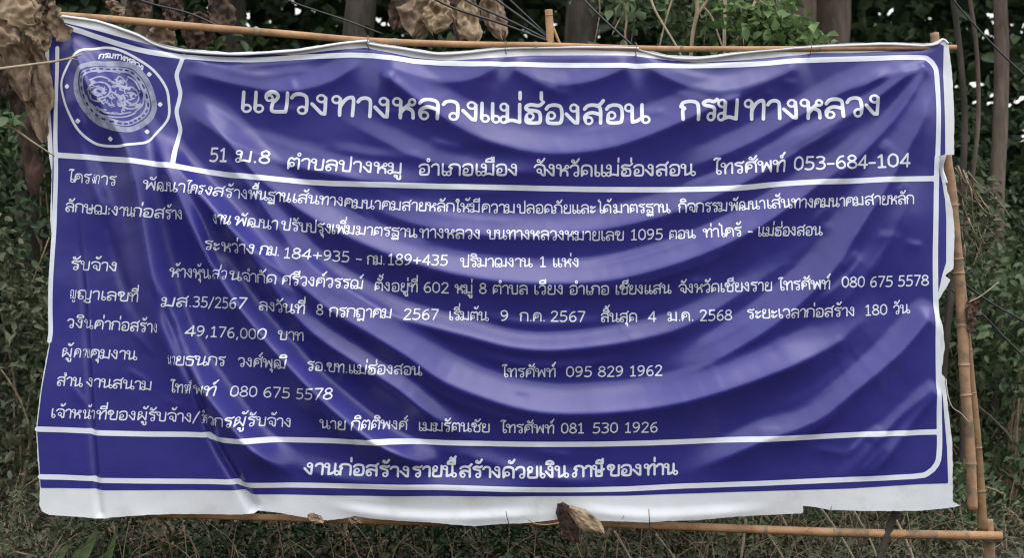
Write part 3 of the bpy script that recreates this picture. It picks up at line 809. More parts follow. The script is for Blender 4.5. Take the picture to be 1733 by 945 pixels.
# ties
def wire(name, pts, r, m, label, cat, group=None, Y=-.05):
    c = catmull([np.array(P(p[0], p[1], p[2] if len(p) > 2 else Y)) for p in pts], 6)
    v, f = tube(c, [r], 6)
    base = Vector(c[-1])
    o = obj(name, v - np.array(base), f, m)
    o.location = base
    return tag(o, label, cat, group)


for x, y, w in [(623, 62, 'above the left of the heading'), (856, 71, 'left of the black cables'), (1076, 74, 'above the middle of the banner'), (1371, 74, 'below the bright green leaves')]:
    a = np.linspace(0, 2 * math.pi, 15)
    c = np.array([np.array(P(x, y + 8)) + np.array([.004 * math.sin(3 * t), .0 + .047 * math.cos(t) + .012, .034 * math.sin(t)]) for t in a])
    v, f = tube(c, [.0022], 6, cap=False)
    o = obj('tie_wire', v - c[0], f, M['wire'])
    o.location = c[0]
    tag(o, 'wire loop tying banner hem to top cane, ' + w, 'wire', 'wire ties on the banner')
wire('tie_wire', [(1601, 642, .0), (1604, 668, -.03), (1612, 690, -.03), (1626, 700, -.01), (1641, 716, .01)], .0022, M['wire_pale'], 'pale loose string running from the right banner edge to the bamboo post', 'string')
wire('tie_wire', [(856, 866, -.03), (859, 880, -.035), (862, 890, .02), (863, 894, .05)], .0022, M['wire'], 'short wire through the white lower margin left of the curled leaf', 'wire', 'wire ties on the banner')
wire('tie_wire', [(1098, 862, -.03), (1099, 880, -.035), (1100, 896, .01), (1101, 902, .05)], .0026, M['wire'], 'short wire through the white lower margin right of the curled leaf', 'wire', 'wire ties on the banner')
wire('tie_wire', [(1407, 858, -.03), (1405, 868, -.035), (1404, 876, .0)], .0026, M['wire'], 'short wire in the notch of the lower margin at the right', 'wire', 'wire ties on the banner')

# ------------------------------------------------------------------ leaves and plants
def leafcards(C, size, tilt=.9, asp=.5, seed=0, droop=.25):
    """folded leaves at points C -> V, F (two quads each)"""
    r = np.random.default_rng(seed)
    n_ = len(C)
    a = r.uniform(0, 2 * math.pi, n_); el = r.normal(-.25, tilt * .6, n_)
    d = np.stack([np.cos(a) * np.cos(el), np.sin(a) * np.cos(el), np.sin(el)], 1)
    up = r.standard_normal((n_, 3)) * .55 + np.array([0, -.25, 1.0])
    s = np.cross(d, up); s /= np.linalg.norm(s, axis=1)[:, None] + 1e-9
    nrm = np.cross(s, d)
    L = (size * r.uniform(.6, 1.35, n_))[:, None]
    w = L * asp * .5
    p0 = C
    p1 = C + d * L * .5 - nrm * 0
    p2 = C + d * L - nrm * L * droop
    q = [p0, p1 + s * w + nrm * w * .35, p2, p1 - s * w + nrm * w * .35]
    qa = C + d * L * .22
    V = np.stack([q[0], qa + s * w * .75 + nrm * w * .2, p1 + d * L * .15 + s * w * .95 + nrm * w * .3, q[2], p1 + d * L * .15 - s * w * .95 + nrm * w * .3, qa - s * w * .75 + nrm * w * .2], 1).reshape(-1, 3)
    b = np.arange(n_)[:, None] * 6
    F = np.concatenate([b + np.array([[0, 1, 2, 3]]), b + np.array([[0, 3, 4, 5]])])
    return V, [tuple(x) for x in F.tolist()]


def clumps(center, rad, n_clump, n_leaf, seed, csize=.3, hollow=.35):
    r = np.random.default_rng(seed)
    d = r.standard_normal((n_clump, 3)); d /= np.linalg.norm(d, axis=1)[:, None]
    rr = (hollow + (1 - hollow) * r.uniform(0, 1, n_clump) ** .5)[:, None]
    cc = np.array(center) + d * rr * np.array(rad)
    pts = np.repeat(cc, n_leaf, 0) + r.standard_normal((n_clump * n_leaf, 3)) * csize * r.uniform(.4, 1, (n_clump * n_leaf, 1))
    return pts, cc


def shrub(name, base, h, w, n_c, n_l, leaf, m, label, cat, group, seed, asp=.5, depth=None):
    base = Vector((base[0], base[1], ground_h(base[0], base[1]) - .02))
    o = empty(name, base, label, cat, group)
    pts, cc = clumps((base.x, base.y, base.z + h * .55), (w, depth or w * .8, h * .52), n_c, n_l, seed, leaf * 1.7)
    pts = pts[pts[:, 2] > base.z + .02]
    obj('foliage', *leafcards(pts, leaf, seed=seed, asp=asp), m, o)
    r = np.random.default_rng(seed + 5)
    parts = []
    for k in range(min(14, n_c)):
        e = cc[k]
        mid = (np.array(base) * .5 + e * .5) + r.standard_normal(3) * .12 * np.array([1, 1, .4])
        parts.append(tube(catmull([np.array(base) + r.standard_normal(3) * .04 * np.array([1, 1, 0]), mid, e], 5), [.012, .009, .004], 5))
    obj('stem', *merge(parts), M['vine'], o)
    return o


def tree(name, px, Y, diam, m, label, seed, lean=0.0, top=7.5, crown=True, leafm='leaf_dark', group='trees behind the banner', wob=.05, cw=2.2, ctop=None):
    x = (px - 866.5) * S * (D + Y) / D
    base = Vector((x, Y, ground_h(x, Y) - .1))
    o = empty(name, base, label, 'tree', group)
    r = np.random.default_rng(seed)
    hs = np.linspace(0, top, 16)
    c = np.array([[x + lean * (h - 2.9) + wob * mnoise.noise(Vector((seed, h * .5, 0))) * 2, Y + wob * mnoise.noise(Vector((seed, h * .5, 9))) * 2, base.z + h] for h in hs])
    rad = diam / 2 * np.interp(hs, [0, .4, 2, top], [1.5, 1.15, 1.0, .6])
    c = catmull(list(c), 4); rad = np.interp(np.linspace(0, 1, len(c)), np.linspace(0, 1, 16), rad)
    v, f = tube(c, rad, 20)
    # ribs and knots on the bark
    for k in range(len(v)):
        ring = k // 20
        if ring < len(c):
            q = v[k] - c[ring]
            ang = math.atan2(q[1], q[0])
            s_ = 1 + .10 * mnoise.noise(Vector((ang * 2.2 + seed, c[ring][2] * .8, seed))) + .06 * mnoise.noise(Vector((ang * 6, c[ring][2] * 3, seed)))
            v[k] = c[ring] + q * s_
    obj('trunk', v, f, m, o)
    if crown:
        pts, cc = clumps((x, Y + .3, base.z + (ctop or top * .86)), (cw, cw * .8, 1.7), 70, 45, seed, .22, .2)
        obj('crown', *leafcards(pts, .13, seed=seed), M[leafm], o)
        parts = []
        for k in range(16):
            a = np.array([c[-1][0], c[-1][1], base.z + top * r.uniform(.55, .95)])
            a[:2] = [np.interp(a[2], c[:, 2], c[:, 0]), np.interp(a[2], c[:, 2], c[:, 1])]
            parts.append(tube(catmull([a, (a + cc[k]) / 2 + np.array([0, 0, .2]), cc[k]], 5), [diam * .14, diam * .09, .012], 6))
        obj('branch', *merge(parts), m, o)
    return o


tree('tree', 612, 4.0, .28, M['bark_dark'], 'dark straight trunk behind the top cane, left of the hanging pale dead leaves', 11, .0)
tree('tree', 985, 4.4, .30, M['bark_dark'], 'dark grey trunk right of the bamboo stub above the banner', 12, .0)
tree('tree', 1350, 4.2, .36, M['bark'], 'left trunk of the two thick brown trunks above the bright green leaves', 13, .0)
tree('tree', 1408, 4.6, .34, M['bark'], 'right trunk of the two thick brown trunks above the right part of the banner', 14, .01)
tree('tree', 1688, 3.2, .115, M['bark'], 'slender pale brown trunk right of the banner near the picture edge', 15, .012, wob=.06)
tree('tree', 1612, 2.4, .048, M['bark_dark'], 'thin grey stem climbing just right of the banner corner', 16, -.02, crown=False, group=None, wob=.07)
tree('tree', 1632, 2.5, .034, M['bark'], 'thinnest leaning stem beside the grey one right of the banner corner', 17, .01, crown=False, group=None, wob=.09)
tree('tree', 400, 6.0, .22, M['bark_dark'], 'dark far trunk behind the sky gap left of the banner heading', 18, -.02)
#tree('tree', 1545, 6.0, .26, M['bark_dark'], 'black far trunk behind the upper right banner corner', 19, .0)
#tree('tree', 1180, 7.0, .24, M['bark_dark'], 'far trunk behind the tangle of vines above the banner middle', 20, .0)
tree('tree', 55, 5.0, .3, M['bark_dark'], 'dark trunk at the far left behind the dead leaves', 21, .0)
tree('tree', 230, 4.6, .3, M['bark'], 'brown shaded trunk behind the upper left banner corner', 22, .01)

# far wood: one mass of leaves with holes where the sky shows
r = np.random.default_rng(40)
N_ = 105000
pts = np.stack([r.uniform(-11, 11, N_), r.uniform(7.5, 15, N_), r.uniform(0.2, 8.5, N_)], 1)
keep = []
holes = [(1648, 150, 30), (345, 70, 26), (395, 15, 20), (645, 30, 22), (975, 25, 26), (1010, 50, 16), (905, 45, 14), (1725, 160, 22), (1690, 30, 22), (1480, 20, 16), (1160, 20, 18), (500, 20, 20), (1725, 40, 20), (1600, 30, 14), (1720, 220, 14), (440, 30, 16)]
for i in range(N_):
    x, y, z = pts[i]
    k = D / (S * (D + y))
    qx, qy = 866.5 + x * k, 472.5 - (z - ZC) * k
    d = mnoise.noise(Vector((x * .8, y * .4, z * .8))) + .6 * mnoise.noise(Vector((x * 2.2, y, z * 2.2 + 7)))
    ok = d > -1.25
    for hx_, hy_, hr in holes:
        q = math.hypot(qx - hx_, (qy - hy_)) / hr
        q /= 1.75 if y < 13.2 else 2.3
        if q < .50 + .55 * mnoise.noise(Vector((qx * .06, qy * .06, hr))) * 1.6:
            ok = False
    keep.append(ok)
szs = np.where(pts[:, 1] > 13.2, .34, .175)[np.array(keep)]
pts = pts[np.array(keep)]
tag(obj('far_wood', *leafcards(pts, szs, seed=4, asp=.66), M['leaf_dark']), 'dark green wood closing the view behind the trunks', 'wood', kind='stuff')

# unseen wood added behind the lens: its dark reflection shapes the banner's sheen
r = np.random.default_rng(47)
N_ = 9000
pts = np.stack([r.uniform(-26, 26, N_), r.uniform(-27, -22, N_), r.uniform(0, 1, N_) ** .8], 1)
top = np.array([6.0 + 2.2 * mnoise.noise(Vector((x * .12, 1, 1))) + .9 * mnoise.noise(Vector((x * .6, 2, 5))) for x in pts[:, 0]])
pts[:, 2] *= top
tag(obj('far_wood', *leafcards(pts, .95, seed=48, asp=.7), M['leaf_dark']), 'unseen wood added behind the lens, mirrored in the banner', 'wood', kind='stuff')

# undergrowth right, left and behind
k_ = 0
for (px, Y, h, w, n_c, n_l, leaf, m, lab, cat) in [
    (1700, 2.7, 1.9, .55, 60, 26, .085, 'leaf_mid', 'leafy green bush at the right picture edge beside the bamboo posts', 'bush'),
    (1630, 3.3, 2.2, .6, 60, 26, .08, 'leaf_mid', 'green bush behind the two bamboo posts', 'bush'),
    (1745, 3.6, 2.5, .7, 60, 26, .085, 'leaf_mid', 'tall green bush behind the slender pale trunk', 'bush'),
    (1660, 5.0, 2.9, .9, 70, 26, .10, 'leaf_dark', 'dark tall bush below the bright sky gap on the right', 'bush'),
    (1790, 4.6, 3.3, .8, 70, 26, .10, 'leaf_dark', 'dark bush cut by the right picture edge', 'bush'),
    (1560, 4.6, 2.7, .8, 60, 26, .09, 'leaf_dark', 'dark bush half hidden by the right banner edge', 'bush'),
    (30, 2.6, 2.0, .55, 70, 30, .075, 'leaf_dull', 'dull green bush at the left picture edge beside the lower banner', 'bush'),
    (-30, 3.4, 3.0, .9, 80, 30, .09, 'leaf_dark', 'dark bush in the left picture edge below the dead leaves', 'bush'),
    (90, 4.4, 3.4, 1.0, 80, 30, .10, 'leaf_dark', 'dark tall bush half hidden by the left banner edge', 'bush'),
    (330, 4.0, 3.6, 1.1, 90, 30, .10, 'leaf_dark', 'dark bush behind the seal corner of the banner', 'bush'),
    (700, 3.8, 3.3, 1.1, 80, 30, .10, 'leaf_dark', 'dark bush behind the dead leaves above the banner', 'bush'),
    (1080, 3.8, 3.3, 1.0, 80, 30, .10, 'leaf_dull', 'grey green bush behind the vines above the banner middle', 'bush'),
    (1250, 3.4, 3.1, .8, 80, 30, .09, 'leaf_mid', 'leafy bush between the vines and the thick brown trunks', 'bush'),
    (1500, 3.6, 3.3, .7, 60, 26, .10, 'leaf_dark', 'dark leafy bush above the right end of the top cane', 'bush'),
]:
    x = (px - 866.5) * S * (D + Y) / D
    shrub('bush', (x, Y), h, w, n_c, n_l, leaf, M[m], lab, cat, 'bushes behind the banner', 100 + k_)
    k_ += 1

for i, (px, Y, h, w, m, lab) in enumerate([
    (60, .7, .5, .4, 'leaf_dull', 'low dull green weed under the lower left banner corner'),
    (250, 1.1, .55, .5, 'leaf_dark', 'low dark weed clump behind the left end of the bottom cane'),
    (440, 1.0, .5, .5, 'leaf_dark', 'low dark weed clump under the footer beginning'),
    (640, 1.2, .5, .5, 'leaf_dark', 'low dark weed clump under the middle of the footer'),
    (830, 1.1, .42, .45, 'leaf_dark', 'low dark weed clump left of the curled dry leaf'),
    (1130, 1.5, .45, .4, 'leaf_dull', 'low weed clump between the curled dry leaf and the thick black stick'),
    (1330, 1.9, .5, .4, 'leaf_mid', 'low green weed clump under the notch of the white margin'),
    (1600, 2.0, .5, .45, 'leaf_mid', 'low green weed clump at the foot of the bamboo posts')]):
    x = (px - 866.5) * S * (D + Y) / D
    shrub('weed', (x, Y), h, w, 40, 26, .05, M[m], lab, 'weed', 'weeds under the banner', 300 + i, asp=.45)

# the bright climber above the right part of the top cane
cl = empty('climbing_plant', P(1330, 90, .5), 'bright green leafy climber spilling over the top cane at the foot of the thick trunks', 'climber')
r = np.random.default_rng(61)
cp = []
for t in np.linspace(0, 1, 60):
    c = np.array(P(1255 + 130 * t, 30 + 38 * t + 8 * math.sin(t * 9), .45))
    cp.append(c + r.standard_normal((7, 3)) * np.array([.05, .08, .05 + .05 * (1 - t)]))
cp += [np.array(P(1210 + 14 * k, 12 + 9 * (k % 3), .5)) + r.standard_normal((10, 3)) * .06 for k in range(6)]
obj('foliage', *leafcards(np.concatenate(cp), .062, seed=9, asp=.75), M['leaf_bright'], cl)
v, f = tube(catmull([np.array(P(1240, -60, .5)), np.array(P(1255, 20, .46)), np.array(P(1310, 55, .46)), np.array(P(1390, 74, .46))], 8), [.01, .006, .003], 6)
obj('stem', v, f, M['vine'], cl)

hg = empty('hanging_foliage', P(1160, 90, 1.2), 'muted green creeper leaves hanging among the pale vines above the banner middle', 'creeper')
cp = []
for k in range(46):
    c = np.array(P(r.uniform(1010, 1330), r.uniform(-30, 66), r.uniform(1.0, 1.7)))
    cp.append(c + r.standard_normal((22, 3)) * np.array([.06, .06, .07]))
obj('foliage', *leafcards(np.concatenate(cp), .075, seed=29, asp=.6), M['leaf_mid'], hg)
parts = [tube(catmull([np.array(P(1000 + 60 * k, -60, 1.3)), np.array(P(1015 + 60 * k, 10, 1.3)), np.array(P(1005 + 62 * k, 80, 1.35))], 6), [.006, .003], 5) for k in range(6)]
obj('stem', *merge(parts), M['vine'], hg)

# woody vines and twigs above the banner
def vine(pts, r0, r1, m, label, cat='vine', group='vines hanging above the banner', name='woody_vine'):
    c = catmull([np.array(P(*p)) for p in pts], 8)
    v, f = tube(c, np.linspace(r0, r1, len(c)), 7)
    o = obj(name, v - c[-1], f, m)
    o.location = c[-1]
    return tag(o, label, cat, group)


vine([(1226, -40, .7), (1227, 20, .7), (1226, 60, .7), (1227, 110, .7)], .011, .010, M['vine_pale'], 'straight pale vertical stick above the banner middle')
vine([(1290, -20, .6), (1272, 15, .6), (1262, 40, .6), (1245, 72, .6), (1235, 95, .6)], .009, .008, M['vine_pale'], 'pale bowed vine right of the straight vertical stick')
vine([(1172, -30, .8), (1180, 10, .8), (1178, 30, .8), (1172, 60, .8), (1168, 110, .8)], .014, .011, M['vine'], 'thick forked vine left of the straight vertical stick')
vine([(1212, -20, .8), (1190, 10, .8), (1178, 28, .8)], .009, .009, M['vine'], 'short side arm joining the thick forked vine')
vine([(1095, -20, .9), (1108, 15, .9), (1122, 40, .9), (1146, 80, .9), (1155, 100, .9)], .008, .006, M['vine_pale'], 'thin slanting vine left of the thick forked vine')
vine([(1052, -10, 1.0), (1060, 30, 1.0), (1058, 60, 1.0), (1062, 100, 1.0)], .008, .006, M['vine'], 'thin hanging vine left of the slanting one')
vine([(1070, 0, 1.0), (1050, 30, 1.0), (1036, 58, 1.0)], .006, .004, M['vine'], 'thin twig leaning left beside the thin hanging vine')
vine([(1190, 10, .9), (1205, 30, .9), (1216, 60, .9), (1230, 100, .9)], .008, .005, M['vine'], 'drooping twig between thick forked vine and vertical stick')
vine([(1140, -10, .9), (1128, 30, .9), (1118, 70, .9), (1112, 100, .9)], .006, .005, M['vine'], 'thin twig crossing the slanting vine')
vine([(1262, -10, .9), (1300, 14, .9), (1322, 30, .9), (1330, 60, .9)], .01, .005, M['vine'], 'dry vine arching over the bright green leaves')
vine([(1285, 0, .8), (1310, 20, .8), (1305, 50, .8), (1312, 90, .8)], .006, .004, M['vine'], 'dry twig hanging through the bright green leaves')
vine([(1240, 0, 1.0), (1262, 25, 1.0), (1258, 60, 1.0), (1262, 100, 1.0)], .006, .004, M['vine'], 'thin vine behind the pale bowed vine')
# dry tangle right of the post
r = np.random.default_rng(77)
tg = empty('dry_vine', P(1640, 430, .5), 'tangle of dry brown creeper stems hanging right of the bamboo post', 'creeper')
parts = []
for k in range(13):
    x, y = 1612 + 30 * r.random(), 275 + 60 * r.random()
    p = [(x, y, .5 + .2 * r.random())]
    a = r.uniform(.1, 1.2)
    for q in range(4):
        a += r.normal(0, .45)
        x += 26 * math.cos(a) * .8; y += 30 * abs(math.sin(a)) + 6
        p.append((x, y, .5 + .25 * r.random()))
    parts.append(tube(catmull([np.array(P(*t)) for t in p], 5), [.0045, .004, .002], 5))
obj('stem', *merge(parts), M['vine'], tg)
cp = np.array([np.array(P(r.uniform(1612, 1690), r.uniform(300, 480), r.uniform(.5, .9))) for k in range(240)])
obj('foliage', *leafcards(cp, .05, seed=19, asp=.6), M['leaf_dull'], tg)

# ------------------------------------------------------------------ dead leaves
def deadleaf(origin, tip, width, seed, curl=.35, crum=.034, nu=30, nv=18):
    """crumpled broad dry leaf from its stalk to its tip"""
    o = np.array(origin, float); t = np.array(tip, float)
    ax = t - o; L = np.linalg.norm(ax); ax /= L
    r_ = np.random.default_rng(int(seed * 10))
    view = np.array([r_.normal(0, .35), -1, r_.normal(0, .3)])
    sd_ = np.cross(ax, view); sd_ /= np.linalg.norm(sd_)
    nn = np.cross(sd_, ax)
    V = []
    for i in range(nu + 1):
        u = i / nu
        w = width * (math.sin(math.pi * min(1, u * .93 + .05)) ** .7) * (1 + .22 * mnoise.noise(Vector((u * 6, seed, 3))))
        for j in range(nv + 1):
            v_ = j / nv * 2 - 1
            n1 = mnoise.noise(Vector((u * 3.2, v_ * 1.6, seed * 1.7)))
            n2 = mnoise.noise(Vector((u * 8, v_ * 4, seed * 2.3)))
            edge = 1 + .16 * mnoise.noise(Vector((u * 13, math.copysign(5, v_), seed)))
            n3 = mnoise.noise(Vector((u * 17, v_ * 9, seed)))
            off = crum * (1.4 * n1 + .9 * n2 + .35 * n3 - .25 * math.exp(-(v_ / .12) ** 2)) + curl * width * (v_ * v_) * (-.8 + .7 * math.sin(u * 5 + seed))
            bend = curl * L * .35 * (u * u) * math.sin(seed * 1.3)
            V.append(o + ax * (L * u) + sd_ * (w * v_ * edge * (1 - .25 * abs(n1))) + nn * (off + bend))
    F = [(i * (nv + 1) + j, i * (nv + 1) + j + 1, (i + 1) * (nv + 1) + j + 1, (i + 1) * (nv + 1) + j) for i in range(nu) for j in range(nv)]
    return np.array(V), F


def leafbunch(name, loc, label, cat, leaves, twig):
    o = empty(name, loc, label, cat)
    v, f = tube(catmull([np.array(P(*p)) for p in twig[0]], 8), twig[1], 7)
    obj('twig', v, f, M['vine'], o)
    for i, (a, b, w, m) in enumerate(leaves):
        v, f = deadleaf(P(*a), P(*b), w, i * 3.7 + len(leaves))
        obj('leaf', v, f, M[m], o)
    return o


leafbunch('dead_branch', P(30, -40, -.25), 'bunch of big curled dry brown leaves hanging over the upper left banner corner', 'dead leaves', [
    ((10, -30, -.25), (60, 40, -.22), .13, 'deadleaf_pale'), ((70, -10, -.2), (98, 70, -.2), .085, 'deadleaf'), ((58, 20, -.2), (75, 88, -.16), .07, 'deadleaf'),
    ((-20, 10, -.22), (30, 75, -.2), .11, 'deadleaf'), ((10, 50, -.1), (42, 170, -.1), .09, 'deadleaf'), ((50, 60, -.06), (62, 240, -.05), .085, 'deadleaf'), ((-10, 70, -.1), (6, 165, -.1), .07, 'deadleaf_dark'),
    ((78, -20, -.16), (62, 30, -.15), .07, 'deadleaf_dark'), ((30, 120, .1), (50, 330, .1), .09, 'deadleaf_dark')],
    ([(-60, -60, -.25), (20, -30, -.24), (60, 10, -.2), (70, 60, -.15)], [.01, .007, .004]))
leafbunch('dead_branch', P(740, -60, .3), 'bunch of big pale dry leaves hanging behind the top cane left of the black cables', 'dead leaves', [
    ((730, -20, .3), (700, 62, .3), .12, 'deadleaf'), ((745, -10, .28), (735, 55, .25), .09, 'deadleaf_pale'), ((790, -5, .3), (802, 78, .28), .075, 'deadleaf_pale'), ((700, -30, .4), (672, 50, .4), .09, 'deadleaf_dark'),
    ((800, -10, .4), (778, 70, .4), .08, 'deadleaf'), ((820, -20, .35), (852, 68, .35), .075, 'deadleaf'), ((835, -10, .4), (842, 30, .4), .05, 'deadleaf_dark'), ((770, -30, .45), (765, 50, .45), .09, 'deadleaf_dark')],
    ([(640, -60, .4), (740, -25, .35), (860, -30, .4)], [.01, .008, .005]))
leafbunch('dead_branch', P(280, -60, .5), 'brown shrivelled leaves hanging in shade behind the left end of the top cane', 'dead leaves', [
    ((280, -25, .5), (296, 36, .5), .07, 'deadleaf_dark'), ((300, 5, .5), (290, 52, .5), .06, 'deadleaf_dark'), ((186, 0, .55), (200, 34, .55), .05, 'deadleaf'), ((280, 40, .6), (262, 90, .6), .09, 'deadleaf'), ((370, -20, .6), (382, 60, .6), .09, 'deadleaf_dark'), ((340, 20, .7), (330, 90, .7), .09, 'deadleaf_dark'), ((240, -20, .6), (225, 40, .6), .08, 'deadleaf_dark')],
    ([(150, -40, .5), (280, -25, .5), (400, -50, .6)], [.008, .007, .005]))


def single(name, a, b, w, m, label, cat, seed, group=None, **kw):
    v, f = deadleaf(P(*a), P(*b), w, seed, **kw)
    base = v[0].copy()
    o = obj(name, v - base, f, M[m])
    o.location = base
    return tag(o, label, cat, group)


lf = empty('dry_leaf', P(960, 895, -.02), 'curled dry brown leaf caught on the bottom cane in front of the white margin', 'leaf')
v, f = deadleaf(P(948, 853, -.05), P(975, 925, .0), .055, 3.1, curl=.55, crum=.01); obj('dark_half', v, f, M['deadleaf_dark'], lf)
v, f = deadleaf(P(962, 862, -.06), P(1022, 902, -.02), .05, 5.2, curl=.5, crum=.01); obj('pale_half', v, f, M['deadleaf_pale'], lf)
v, f = tube(catmull([np.array(P(893, 880, -.07)), np.array(P(905, 887, -.07)), np.array(P(925, 889, -.06)), np.array(P(946, 886, -.05))], 5), [.003, .004, .004], 6); obj('stalk', v, f, M['vine'], lf)
single('dry_leaf', (1648, 502, .06), (1652, 565, .05), .045, 'deadleaf_dark', 'dark red brown dry leaf tucked behind the post at the right', 'leaf', 8.2)
vine([(1640, 512, .05), (1662, 500, .02), (1690, 478, .0)], .004, .003, M['vine_pale'], 'short dry twig beside the dark red leaf on the right post', 'twig', None, 'twig')
# small dry curls on the lower hem at the left
single('dry_leaf', (520, 874, -.04), (548, 884, -.04), .03, 'deadleaf_pale', 'small pale torn leaf stuck on the white margin left of the footer', 'leaf', 6.1, crum=.01)
single('dry_leaf', (590, 880, -.02), (612, 886, -.02), .018, 'deadleaf', 'small curled brown leaf on the bottom cane under the footer', 'leaf', 7.7, crum=.01)

# twigs reaching in from the left
tw = empty('twig', P(-20, 120, -.3), 'thin bare twig poking across the upper left banner corner', 'twig')
v, f = tube(catmull([np.array(P(*p)) for p in [(-30, 120, -.3), (30, 112, -.25), (75, 106, -.2), (105, 101, -.14), (140, 91, -.12)]], 6), [.008, .007, .006, .004], 7); obj('stem', v, f, M['vine_pale'], tw)
v, f = tube(catmull([np.array(P(*p)) for p in [(105, 101, -.14), (122, 99, -.13), (132, 101, -.12)]], 4), [.004, .002], 6); obj('shoot', v, f, M['vine_pale'], tw)
tw = empty('twig', P(0, 205, -.3), 'thin bare twig with green leaves at its base, ending at the left banner edge', 'twig')
v, f = tube(catmull([np.array(P(*p)) for p in [(-10, 205, -.3), (22, 217, -.26), (55, 240, -.2), (92, 264, -.1)]], 6), [.006, .006, .004], 7); obj('stem', v, f, M['vine_pale'], tw)
obj('leaf', *leafcards(np.array([np.array(P(-6 + 5 * k, 205 - 6 * (k % 3), -.3)) for k in range(7)]), .1, seed=23, asp=.6), M['leaf_mid'], tw)

# ------------------------------------------------------------------ cables
def cable(pts, r0, label, Y=-.1):
    c = catmull([np.array(P(*p)) for p in pts], 8)
    v, f = tube(c, [r0], 8)
    o = obj('cable', v - c[0], f, M['cable'])
    o.location = c[0]
    return tag(o, label, 'cable', 'black cables')


cable([(690, -30, .15), (760, 10, .12), (850, 40, .1), (940, 74, .06)], .0065, 'lowest black cable of the bundle running to the bamboo stub')
cable([(740, -30, .15), (800, 6, .12), (870, 38, .1), (938, 72, .07)], .006, 'second lowest black cable of the bundle running to the bamboo stub')
cable([(800, -30, .15), (850, 6, .12), (900, 42, .1), (940, 73, .08)], .007, 'shiny steep black cable of the bundle running to the bamboo stub')
cable([(830, -30, .16), (870, 6, .13), (908, 42, .11), (942, 74, .09)], .005, 'steepest black cable of the bundle running to the bamboo stub')
cable([(960, -35, .3), (992, 3, .25), (1030, 40, .2), (1072, 78, .15)], .0065, 'single black cable slanting down right of the bamboo stub')
cable([(430, -25, .5), (500, 5, .5), (580, 32, .48), (650, 58, .45)], .005, 'thin black cable crossing the sky gaps above the left half of the banner')
cable([(190, -20, .4), (250, 4, .4), (320, 22, .38), (370, 44, .36)], .006, 'black cable in the shade above the seal')
cable([(1590, -30, .6), (1630, 20, .6), (1690, 85, .6), (1780, 170, .6)], .006, 'dark cable slanting down past the slender pale trunk')
cable([(1600, 455, .5), (1665, 505, .5), (1720, 537, .5), (1800, 580, .5)], .006, 'upper black cable in the bushes right of the posts')
cable([(1610, 490, .5), (1668, 538, .5), (1700, 572, .5), (1760, 630, .5)], .006, 'lower black cable in the bushes right of the posts')

# ------------------------------------------------------------------ sticks and plants below
vine([(1518, 862, .12), (1505, 895, .08), (1488, 950, .05), (1470, 1020, .04)], .022, .02, M['bark_dark'], 'thick black stick leaning behind the right end of the bottom cane', 'stick', None, 'stick')
for p, q, r_, lab in [((1500, 850), (1560, 985), .009, 'pale stick crossing behind the thick black stick'), ((1390, 862), (1460, 975), .008, 'brown stick slanting below the notch of the white margin'), ((1262, 880), (1240, 1000), .008, 'pale upright stick below the bottom cane under the green wall of text'),
                      ((1300, 905), (1345, 990), .006, 'thin stick leaning right of the pale upright stick'), ((1040, 900), (1085, 990), .007, 'thin stick right of the curled dry leaf'), ((1110, 905), (1165, 985), .006, 'thin leaning stick below the right lower wire'), ((1445, 865), (1490, 960), .006, 'grey twig left of the thick black stick')]:
    if 'green wall' in lab: lab = 'pale stick leaning left below the bottom cane'
    vine([(p[0], p[1], .6), ((p[0] + q[0]) / 2 + 4, (p[1] + q[1]) / 2, .5), (q[0], q[1], .4)], r_, r_ * .8, M['vine_pale'], lab, 'stick', 'sticks below the banner', 'stick')

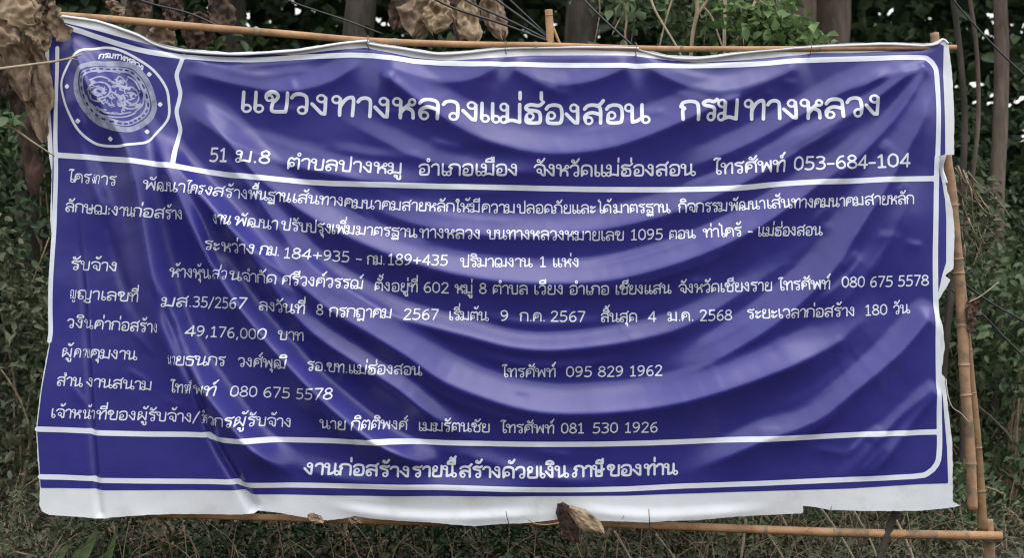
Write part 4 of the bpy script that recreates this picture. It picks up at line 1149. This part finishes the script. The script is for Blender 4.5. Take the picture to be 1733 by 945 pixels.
r = np.random.default_rng(90)
gt = empty('grass_tuft', P(140, 1000, .3), 'tuft of broad pale green grass blades below the lower left banner corner', 'grass')
parts = []
for (a, b, c, w) in [((120, 985), (150, 925), (165, 893), .03), ((118, 990), (128, 940), (160, 912), .016), ((95, 985), (110, 930), (160, 905), .016), ((170, 990), (185, 940), (200, 890), .02), ((130, 990), (165, 950), (205, 915), .014), ((80, 985), (90, 945), (120, 915), .012)]:
    pc = catmull([np.array(P(*a, .25)), np.array(P(*b, .22)), np.array(P(*c, .15))], 6)
    V = []
    for i, p in enumerate(pc):
        t = i / (len(pc) - 1); ww = w * math.sin(math.pi * (.15 + .85 * t) ** .8) + .001
        V += [p + np.array([-ww, 0, 0]), p + np.array([0, .01, .004]), p + np.array([ww, 0, 0])]
    F = []
    for i in range(len(pc) - 1):
        F += [(3 * i, 3 * i + 1, 3 * i + 4, 3 * i + 3), (3 * i + 1, 3 * i + 2, 3 * i + 5, 3 * i + 4)]
    parts.append((np.array(V), F))
obj('blade', *merge(parts), M['grass'], gt)

# litter and low growth
r = np.random.default_rng(91)
n_ = 42000
xy = np.stack([r.uniform(-6, 6, n_), -1 + 7.5 * r.random(n_) ** 1.1], 1)
pts = np.array([(x, y, ground_h(x, y) + .005 + .09 * r.random()) for x, y in xy])
tag(obj('leaf_litter', *leafcards(pts, .048, tilt=.7, seed=31, asp=.5), M['litter']), 'brown fallen leaves covering the ground under the banner', 'leaf litter', kind='stuff')
n_ = 30000
xy = np.stack([r.uniform(-6, 6, n_), -.2 + 5 * r.random(n_)], 1)
dens = np.array([mnoise.noise(Vector((x * .9, y * .9, 3))) + .12 * x for x, y in xy])
xy = xy[dens > -.05]
pts = np.array([(x, y, ground_h(x, y) + .02 + .22 * r.random() ** 2) for x, y in xy])
tag(obj('ground_cover', *leafcards(pts, .045, tilt=1.0, seed=33, asp=.5), M['leaf_dull']), 'low dull green weeds on the verge below and behind the banner', 'weeds', kind='stuff')
parts = []
for k in range(900):
    x, y = r.uniform(-4.5, 4.5), r.uniform(.1, 3.2)
    z = ground_h(x, y)
    h = r.uniform(.15, .5)
    a = r.uniform(0, 6.28); l = r.uniform(.1, .4)
    parts.append(tube(catmull([np.array((x, y, z)), np.array((x + l * .4 * math.cos(a), y + l * .4 * math.sin(a), z + h * .7)), np.array((x + l * math.cos(a), y + l * math.sin(a), z + h))], 3), [.003, .0025, .0015], 4, cap=False))
tag(obj('dry_stalks', *merge(parts), M['vine']), 'thin dry grass stalks and twigs tangled on the verge', 'dry grass', kind='stuff')
